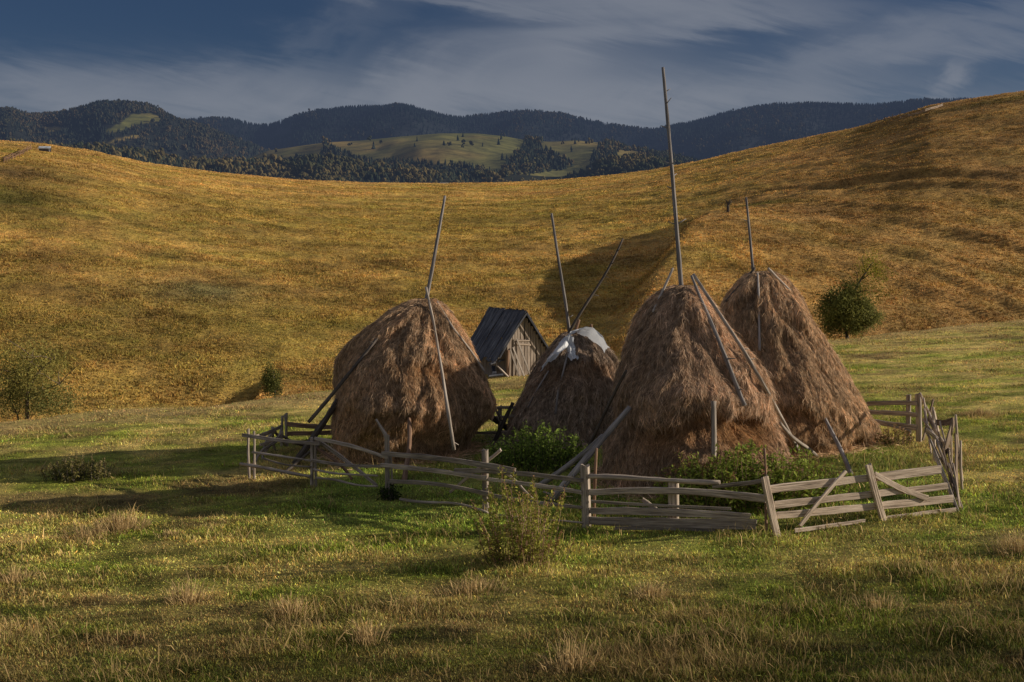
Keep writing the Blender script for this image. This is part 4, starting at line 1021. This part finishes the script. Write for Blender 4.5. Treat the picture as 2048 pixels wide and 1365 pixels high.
q = hp(888, 368); hut('hut', q + np.array([0, 2, -.9]), 1.3, 1.2, .8, .1, 'pale hut roof just showing over the ridge dip', 'hut', M['wall'], M['metal'])
q = hp(90, 303); hut('hut', q, 1.25, .9, .45, .1, 'low hut with a shiny metal roof on the left ridge', 'hut', M['roof'], M['metal'])

def far_fence(pts, n, h, label, rails=2, jit=0.0, mat='wall', fill=False):
    P = [hp(*p) for p in pts]; root = thing('rail_fence', P[0], label, 'fence'); k = np.linspace(0, len(P) - 1, n)
    C = np.stack([np.interp(k, np.arange(len(P)), [p[i] for p in P]) for i in range(3)], 1); C[:, 2] = hill(C[:, 0], C[:, 1])
    for c in C:
        mb = MB(); tube(mb, c - np.array([0, 0, .1]), c + np.array([rng.normal(0, .05), 0, h * rng.uniform(.85, 1.2)]), .06, .05, .01, 4, 5); mb.build('post', M[mat], root)
    for r_ in range(rails):
        z = h * (.35 + .5 * r_ / max(rails - 1, 1))
        for a in range(n - 1):
            if rng.random() < jit: continue
            mb = MB(); plank(mb, C[a] + np.array([0, -.07, z]), C[a + 1] + np.array([0, -.07, z + rng.normal(0, .05)]), .22 if fill else .10, .04, (0, -1, .1), 4, .05); mb.build('rail', M[mat], root)
far_fence([(8, 326), (30, 318), (62, 301)], 9, .75, 'brown board fence climbing the left ridge', 3, 0, 'redpole', True)
far_fence([(1740, 250), (1800, 232), (1850, 214), (1900, 206)], 13, .8, 'broken post fence running up the right ridge line', 1, .45, 'darkpole')
far_fence([(1800, 238), (1850, 224), (1885, 213)], 7, .45, 'short pale rail fence below the broken ridge fence', 2, .1, 'wall')
# stump with forked crown on the hill
q = hp(1456, 424); root = thing('tree_stump', q, 'dead forked stump alone on the hillside near the green patch', 'stump'); mb = MB()
s_ = q[1] / FPX
tube(mb, q - np.array([0, 0, .1]), q + np.array([0, 0, 14 * s_]), 3.2 * s_, 2.4 * s_, .02, 8, 8, .12)
for dx, dz in ((-5, 24), (0, 22), (4, 25), (7, 21)): tube(mb, q + np.array([0, 0, 12 * s_]), q + np.array([dx * s_, 0, dz * s_]), 1.5 * s_, .8 * s_, .03, 5, 6)
mb.build('trunk', M['darkpole'], root, True)

# ------------------------------------------------------------------ light, sky
SUN_AZ, SUN_EL = R(88.0), R(18.0)           # azimuth measured clockwise from +Y
sd = Vector((math.sin(SUN_AZ) * math.cos(SUN_EL), math.cos(SUN_AZ) * math.cos(SUN_EL), math.sin(SUN_EL)))
l = bpy.data.lights.new('sun', 'SUN'); l.energy = 5.0; l.angle = R(.5); l.color = (1.0, .87, .70)
lo = bpy.data.objects.new('sun', l); COL.objects.link(lo); lo.rotation_euler = (-sd).to_track_quat('-Z', 'Y').to_euler(); lo.location = (40, 10, 30)

w = bpy.data.worlds.new('World'); sc.world = w; w.use_nodes = True; t = NT(w.node_tree)
bg = w.node_tree.nodes['Background']; bg.inputs['Strength'].default_value = .06
sky = t.n('ShaderNodeTexSky', sky_type='NISHITA'); sky.sun_disc = False; sky.sun_elevation = SUN_EL; sky.sun_rotation = SUN_AZ
sky.altitude = 900; sky.air_density = 1.0; sky.dust_density = .6; sky.ozone_density = 2.0
tc = t.n('ShaderNodeTexCoord').outputs['Generated']; sx = t.n('ShaderNodeSeparateXYZ'); t.link(tc, sx.inputs[0])
yy = t.math('MAXIMUM', t.math('ABSOLUTE', sx.outputs[1]), .05)
U = t.math('DIVIDE', sx.outputs[0], yy); Vv = t.math('DIVIDE', sx.outputs[2], yy)
cv = t.n('ShaderNodeCombineXYZ'); t.link(t.math('MULTIPLY', U, 1.0), cv.inputs[0]); t.link(t.math('MULTIPLY', Vv, 2.6), cv.inputs[1])
n1 = t.noise(cv.outputs[0], 5.0, 7, .55, .9)
cv2 = t.n('ShaderNodeCombineXYZ'); t.link(U, cv2.inputs[0]); t.link(t.math('ADD', t.math('MULTIPLY', Vv, 7.0), t.math('MULTIPLY', U, 1.6)), cv2.inputs[1])
n2 = t.noise(cv2.outputs[0], 7.0, 6, .6, .5)
# clouds drift about in U, V so that their edges are ragged
Uw = t.math('ADD', U, t.math('MULTIPLY', t.math('SUBTRACT', n1, .5), .22)); Vw = t.math('ADD', Vv, t.math('MULTIPLY', t.math('SUBTRACT', n2, .5), .07))
def blob(px, py, sx_, sy_, rot, amp, wx=None, wy=None):
    u0 = (px - CX) / FPX; v0 = ray(px, py)[2]; c, s = math.cos(rot), math.sin(rot)
    du = t.math('SUBTRACT', Uw, u0); dv = t.math('SUBTRACT', Vw, v0)
    a = t.math('DIVIDE', t.math('ADD', t.math('MULTIPLY', du, c), t.math('MULTIPLY', dv, s)), sx_ / FPX)
    b = t.math('DIVIDE', t.math('SUBTRACT', t.math('MULTIPLY', dv, c), t.math('MULTIPLY', du, s)), sy_ / FPX)
    e = t.math('MULTIPLY', t.math('ADD', t.math('MULTIPLY', a, a), t.math('MULTIPLY', b, b)), -1.0)
    return t.math('MULTIPLY', t.math('EXPONENT', e), amp)
dens = None
for args in [(1350, 5, 330, 45, -.05, .85), (1300, 60, 150, 28, .1, .45), (900, 0, 180, 16, -.1, .5), (1030, 130, 260, 90, .25, .5), (1120, 90, 120, 50, .4, .3), (250, 205, 460, 60, .0, .75), (450, 160, 160, 30, .1, .3), (60, 160, 160, 30, -.2, .3),
             (850, 215, 560, 60, .05, .85), (1250, 215, 300, 65, .0, .75), (1700, 120, 330, 38, .28, .5), (1990, 70, 160, 40, .2, .35), (1650, 190, 300, 30, .1, .35), (700, 60, 130, 40, .5, .15), (1900, 165, 42, 32, .6, .75), (1350, 190, 80, 25, 0, .3)]:
    bl = blob(*args); dens = bl if dens is None else t.math('ADD', dens, bl)
tex = t.math('ADD', t.math('MULTIPLY', n1, .9), t.math('MULTIPLY', n2, .7))
dens = t.math('MULTIPLY', dens, t.math('MAXIMUM', t.math('SUBTRACT', t.math('MULTIPLY', tex, 2.7), 1.1), 0.0))
dens = t.math('SUBTRACT', 1.0, t.math('EXPONENT', t.math('MULTIPLY', dens, -1.35)))
tint = t.mix(1.0, sky.outputs[0], (.30, .365, .50, 1), 'MULTIPLY')
cloud = (3.9, 4.2, 4.9, 1)
hz = t.n('ShaderNodeMapRange', interpolation_type='SMOOTHSTEP'); t.link(Vw, hz.inputs[0])
for i, v in enumerate((.085, .165, .62, .0)): hz.inputs[i + 1].default_value = v
dens = t.math('MAXIMUM', dens, hz.outputs[0])
skyc = t.mix(t.math('MULTIPLY', dens, .88, True), tint, cloud)
# unseen cloud brightness added overhead and behind the viewer to lift the shadows
ov = t.n('ShaderNodeMapRange', interpolation_type='SMOOTHSTEP'); t.link(t.math('SUBTRACT', t.math('MULTIPLY', sx.outputs[2], .9), sx.outputs[1]), ov.inputs[0])
ov.inputs[1].default_value = -.75; ov.inputs[2].default_value = .45
n3 = t.noise(tc, 3.2, 6, .6, .6)
ovd = t.math('MULTIPLY', ov.outputs[0], t.ramp(n3, [(.3, (.35,) * 3), (.65, (1,) * 3)]))
skyc = t.mix(ovd, skyc, (4.1, 4.2, 4.7, 1))
t.link(skyc, bg.inputs[0])

# ------------------------------------------------------------------ camera
cam = bpy.data.cameras.new('camera'); co = bpy.data.objects.new('camera', cam); COL.objects.link(co)
cam.sensor_width = 36; cam.lens = 36 * FPX / 2048; cam.clip_end = 20000; cam.clip_start = .1
co.location = tuple(CAM); co.rotation_euler = (math.pi / 2 - PITCH, 0, 0)
sc.camera = co
sc.view_settings.view_transform = 'Standard'; sc.view_settings.look = 'None'; sc.view_settings.exposure = 0
